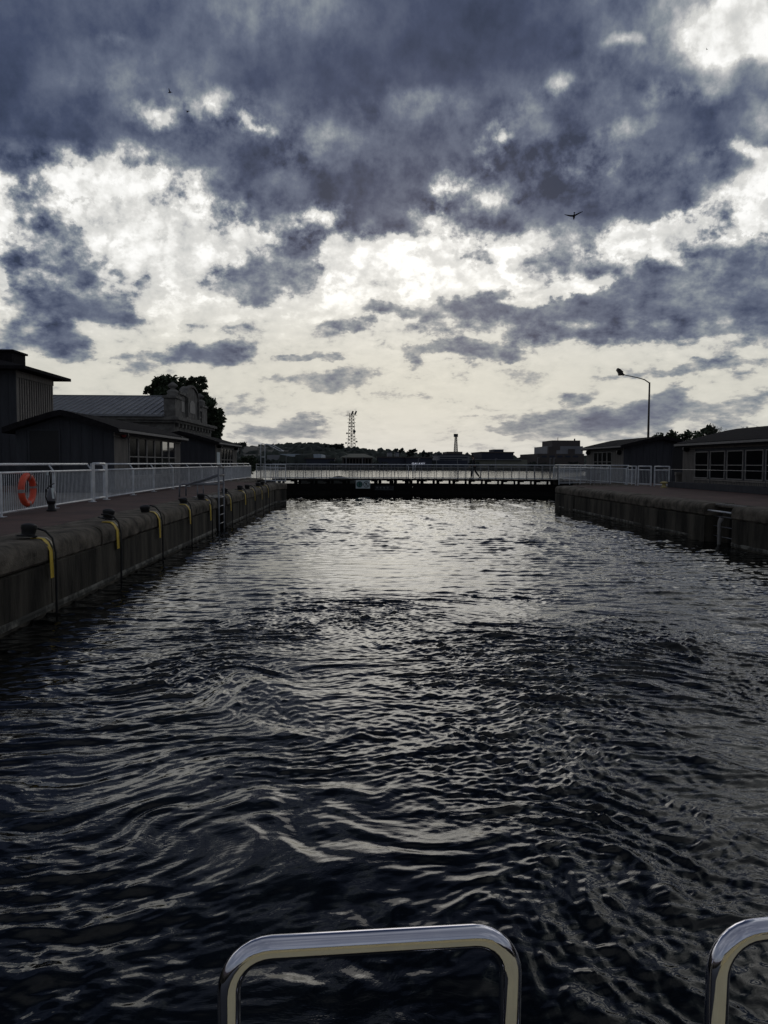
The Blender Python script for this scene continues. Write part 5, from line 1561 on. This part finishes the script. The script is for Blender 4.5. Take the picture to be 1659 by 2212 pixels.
# slim lamp posts along the far bank
for i, (px, py) in enumerate(((747.5, 984.5), (783.5, 988), (903.5, 991), (943, 991), (988, 990), (1070, 991), (1161, 989), (1188, 990), (1196.5, 989.5), (618, 986))):
    b, tp = P(px, 1005, 287), P(px, py, 287)
    t = thing('lamp_post', 'slim pale lamp post on far bank, %s from the left' % ['second', 'third', 'fourth', 'fifth', 'sixth', 'seventh', 'eighth', 'ninth', 'last', 'first'][i], 'lamp post', (b.x, 287, 0.9), 'lamp posts along the far bank')
    k = MB(); k.tube([(b.x, 287, 0.9), (b.x, 287, tp.z)], 0.11, 6); k.build('pole', M['fargrey'], t)
    k = MB(); k.box(b.x - .1, b.x + .7, 286.9, 287.1, tp.z - .05, tp.z + .1); k.build('lamp_head', M['fargrey'], t)
# low breakwater in the river, left behind the bridge
k = MB()
cA, cB = P(640, 1, 96).x, P(795, 1, 96).x
pts = []
for i in range(25):
    u = i / 24; pts.append((cA + (cB - cA) * u, 0.02 + (0.75 * math.sin(PI * min(1, u * 1.0)) ** 0.7) * (0.7 + 0.3 * math.sin(u * 13))))
k.prism([(cA, -0.5)] + pts + [(cB, -0.5)], 'y', 94, 99)
o = k.build('breakwater', M['farland'], smooth=False); tag(o, 'low dark mound in river seen through bridge railing at left', 'breakwater')

# ------------------------------------------------------------------ birds
def bird(label, px, py, Y, span, dihL, dihR, heading, bank=0.0, sweep=0.25, grp='birds flying under the clouds'):
    c = P(px, py, Y)
    t = thing('bird', label, 'bird', tuple(c), grp)
    k = MB()
    k.tube([(0, 0.28 * span, 0), (0, 0.20 * span, 0.01 * span), (0, 0.05 * span, 0), (0, -0.12 * span, -0.01 * span), (0, -0.24 * span, -0.012 * span)], [0.008 * span, 0.035 * span, 0.06 * span, 0.035 * span, 0.015 * span], 8)
    k.add([(-.015 * span, -.2 * span, 0), (.015 * span, -.2 * span, 0), (.05 * span, -.32 * span, -.01 * span), (-.05 * span, -.32 * span, -.01 * span)], [(0, 1, 2, 3)])
    for s_, dh in ((-1, dihL), (1, dihR)):
        L1 = span * .5
        secs = []
        for i in range(8):
            u = i / 7
            x = s_ * L1 * u * math.cos(dh * (1 - .35 * u)); z = L1 * (math.sin(dh) * u - math.sin(dh) * .30 * u * u) + 0.01 * span
            ch = span * .15 * (1 - u ** 2 * .80) + .004
            yy_ = .06 * span - sweep * L1 * max(0, u - .35) * 1.2 + .03 * span * math.sin(u * 3)
            secs.append((x, yy_, z, ch))
        vs = []
        for x, yy_, z, ch in secs:
            vs += [(x, yy_, z), (x, yy_ - ch, z - .004 * span), (x, yy_ - ch * .4, z + .012 * span * (1 - abs(x) / L1))]
        fs = []
        for i in range(7):
            q_ = 3 * i; fs += [(q_, q_ + 3, q_ + 5, q_ + 2), (q_ + 2, q_ + 5, q_ + 4, q_ + 1), (q_ + 1, q_ + 4, q_ + 3, q_)]
        k.add(vs, fs)
    k.build('body', M['bird'], t, local=True)
    t.rotation_euler = (R(-22) if span > 1 else 0, bank, heading)
    return t
bird('gull gliding with raised right wing under dark cloud, largest bird', 1240, 467, 62, 1.5, R(8), R(46), R(-14), R(4))
bird('dark bird flapping with one wing raised, above the bright gap', 367, 200, 58, 0.62, R(65), R(60), R(75), 0)
bird('dark bird turning downwards in front of bright gap', 405, 240, 58, 0.55, R(-50), R(5), R(-70), R(30))
bird('tiny distant bird near bright upper right cloud', 1527, 107, 90, 0.42, R(30), R(60), R(40), R(20))

# ------------------------------------------------------------------ person on the foot bridge
def skin_obj(name, m_, joints, edges, parent, sub=2):
    me = bpy.data.meshes.new(name)
    me.from_pydata([j[0] for j in joints], edges, [])
    me.materials.append(m_)
    o = bpy.data.objects.new(name, me); COL.objects.link(o)
    md = o.modifiers.new('skin', 'SKIN'); md.use_smooth_shade = True
    sv = me.skin_vertices[0].data
    for i, j in enumerate(joints): sv[i].radius = j[1] if isinstance(j[1], tuple) else (j[1], j[1])
    sv[0].use_root = True
    s2 = o.modifiers.new('subsurf', 'SUBSURF'); s2.levels = sub; s2.render_levels = sub
    o.parent = parent
    return o
pp = P(1024, 1030, 57.75)
t = thing('person', 'person in dark coat and trousers walking left across the footbridge', 'person', (pp.x, 57.75, 1.21))
# local: x to the right of the picture, walking towards -x
J = [((0, 0, .93), (.12, .10)), ((-.02, 0, 1.15), (.11, .13)), ((-.05, 0, 1.38), (.11, .16)), ((-.07, 0, 1.50), .055), ((-.10, 0, 1.57), .055), ((-.12, 0, 1.66), (.085, .075)), ((-.12, 0, 1.74), .07),
     ((-.03, .09, .88), .09), ((-.17, .09, .50), .058), ((-.20, .09, .10), .042), ((-.34, .09, .05), .035),
     ((.02, -.09, .88), .09), ((.13, -.09, .50), .058), ((.40, -.09, .17), .042), ((.35, -.09, .05), .035),
     ((-.05, .19, 1.40), .058), ((.10, .23, 1.14), .045), ((-.02, .24, .92), .034),
     ((-.05, -.19, 1.40), .058), ((-.14, -.23, 1.14), .045), ((-.32, -.22, .98), .034)]
E = [(0, 1), (1, 2), (2, 3), (3, 4), (4, 5), (5, 6), (0, 7), (7, 8), (8, 9), (9, 10), (0, 11), (11, 12), (12, 13), (13, 14), (2, 15), (15, 16), (16, 17), (2, 18), (18, 19), (19, 20)]
skin_obj('body', M['skin'], J, E, t)
for hx, hy, hz, dx in ((-.02, .24, .90, -.2), (-.34, -.22, .96, -.6)):
    k = MB()
    k.tube([(hx, hy, hz), (hx + dx * .06, hy, hz - .05), (hx + dx * .12, hy, hz - .09)], [.022, .034, .030], 8)
    for f_ in range(4):
        k.tube([(hx + dx * .12 - .02 + f_ * .013, hy, hz - .085), (hx + dx * .14 - .022 + f_ * .014, hy + .006, hz - .125), (hx + dx * .12 - .02 + f_ * .014, hy + .012, hz - (.155 if f_ in (1, 2) else .143))], [.009, .008, .006], 6)
    k.tube([(hx + dx * .05 - .025, hy, hz - .05), (hx + dx * .08 - .048, hy + .005, hz - .09), (hx + dx * .1 - .05, hy + .008, hz - .115)], [.010, .009, .007], 6)
    k.build('hand', M['skin'], t, local=True, smooth=True)
coat = [((0, 0, .80), (.15, .14)), ((0, 0, .95), (.145, .135)), ((-.02, 0, 1.15), (.13, .15)), ((-.05, 0, 1.38), (.125, .185)), ((-.065, 0, 1.49), .075),
        ((-.05, .20, 1.40), .072), ((.10, .235, 1.14), .060), ((-.01, .24, .95), .048), ((-.05, -.20, 1.40), .072), ((-.14, -.235, 1.14), .060), ((-.30, -.22, 1.0), .048)]
skin_obj('coat', M['cloth'], coat, [(0, 1), (1, 2), (2, 3), (3, 4), (3, 5), (5, 6), (6, 7), (3, 8), (8, 9), (9, 10)], t)
tr = [((0, 0, .93), (.125, .12)), ((-.03, .09, .86), .10), ((-.17, .09, .50), .075), ((-.20, .09, .12), .062), ((.02, -.09, .86), .10), ((.13, -.09, .50), .075), ((.385, -.09, .19), .062)]
skin_obj('trousers', M['cloth'], tr, [(0, 1), (1, 2), (2, 3), (0, 4), (4, 5), (5, 6)], t)
k = MB()
k.tube([(-.13, .09, .04), (-.22, .09, .055), (-.30, .09, .045), (-.37, .09, .03)], [.03, .05, .042, .025], 8)
k.tube([(.43, -.09, .17), (.40, -.09, .10), (.35, -.09, .05), (.27, -.09, .03)], [.03, .05, .042, .025], 8)
k.build('shoes', M['black'], t, local=True, smooth=True)
k = MB(); k.lathe([(.02, -.02), (.085, -.01), (.098, .05), (.085, .10), (.04, .125)], (-.105, 0, 1.67), 14); k.build('hair', M['hair'], t, local=True, smooth=True)
k = MB(); k.tube([(-.195, 0, 1.655), (-.225, 0, 1.64), (-.20, 0, 1.625)], [.012, .014, .01], 6); k.build('nose', M['skin'], t, local=True, smooth=True)

# ------------------------------------------------------------------ the boat under the camera
DZ = 0.86
t = thing('boat', 'boat stern with polished steel hoop rails in the foreground', 'boat', (0.4, -2, 0.3))
k = MB(); k.prism([(-2.6, -9), (3.4, -9), (3.4, 0.35), (3.1, 0.9), (-2.3, 0.9), (-2.6, 0.35)], 'z', -0.4, DZ - 0.08); k.build('hull', M['hull'], t, bevel=0.04)
k = MB(); k.box(-0.30, 3.3, -3.2, 0.86, DZ - 0.078, DZ); k.build('deck', M['cream'], t, bevel=0.01)
k = MB(); k.box(-2.5, -0.32, -3.2, 0.86, DZ - 0.078, DZ - 0.03); k.build('step_well', M['hull'], t)
k = MB(); k.box(-0.95, 3.3, -2.2, -2.1, DZ, 2.02); k.build('cabin_wall', M['cream'], t, bevel=0.02)
k = MB(); k.box(-0.95, 3.3, -2.22, -2.05, 2.02, 2.16); k.build('cabin_trim', M['hull'], t)
def hoop(a, b, rot):
    """a, b: top corners"""
    a, b = Vector(a), Vector(b)
    d = (b - a).normalized(); dn = Vector((0, 0, -1)); rc = 0.062
    pts = [Vector((a.x, a.y, DZ))]
    for i in range(9):
        q_ = i * PI / 16
        pts.append(a + d * rc * (1 - math.cos(q_)) + dn * rc * (1 - math.sin(q_)))
    for i in range(1, 6): pts.append(a.lerp(b, 0.5) + d * (i - 3) * 0.02)
    for i in range(9):
        q_ = i * PI / 16
        pts.append(b - d * rc * (1 - math.sin(q_)) + dn * rc * (1 - math.cos(q_)))
    pts.append(Vector((b.x, b.y, DZ)))
    k = MB(); k.tube(pts, 0.0172, 28)
    o = k.build('hoop_rail', M['chrome'], t, smooth=True)
    f = MB()
    for p in (a, b): f.lathe([(0.045, 0), (0.045, 0.006), (0.03, 0.012), (0.019, 0.03)], (p.x, p.y, DZ), 16)
    ff_ = f.build('foot_flange', M['chrome'], o, smooth=True)
    return o
for o in [t]: pass
hA, hB = P(494, 2052, 1.10), P(1104, 2017, 1.165)
hb = hoop(hA, hB, 0)
hC = P(1553, 2019, 1.125)
dv = (hB - hA)
hoop(hC, hC + Vector((dv.x, dv.y, 0.0)), 0)
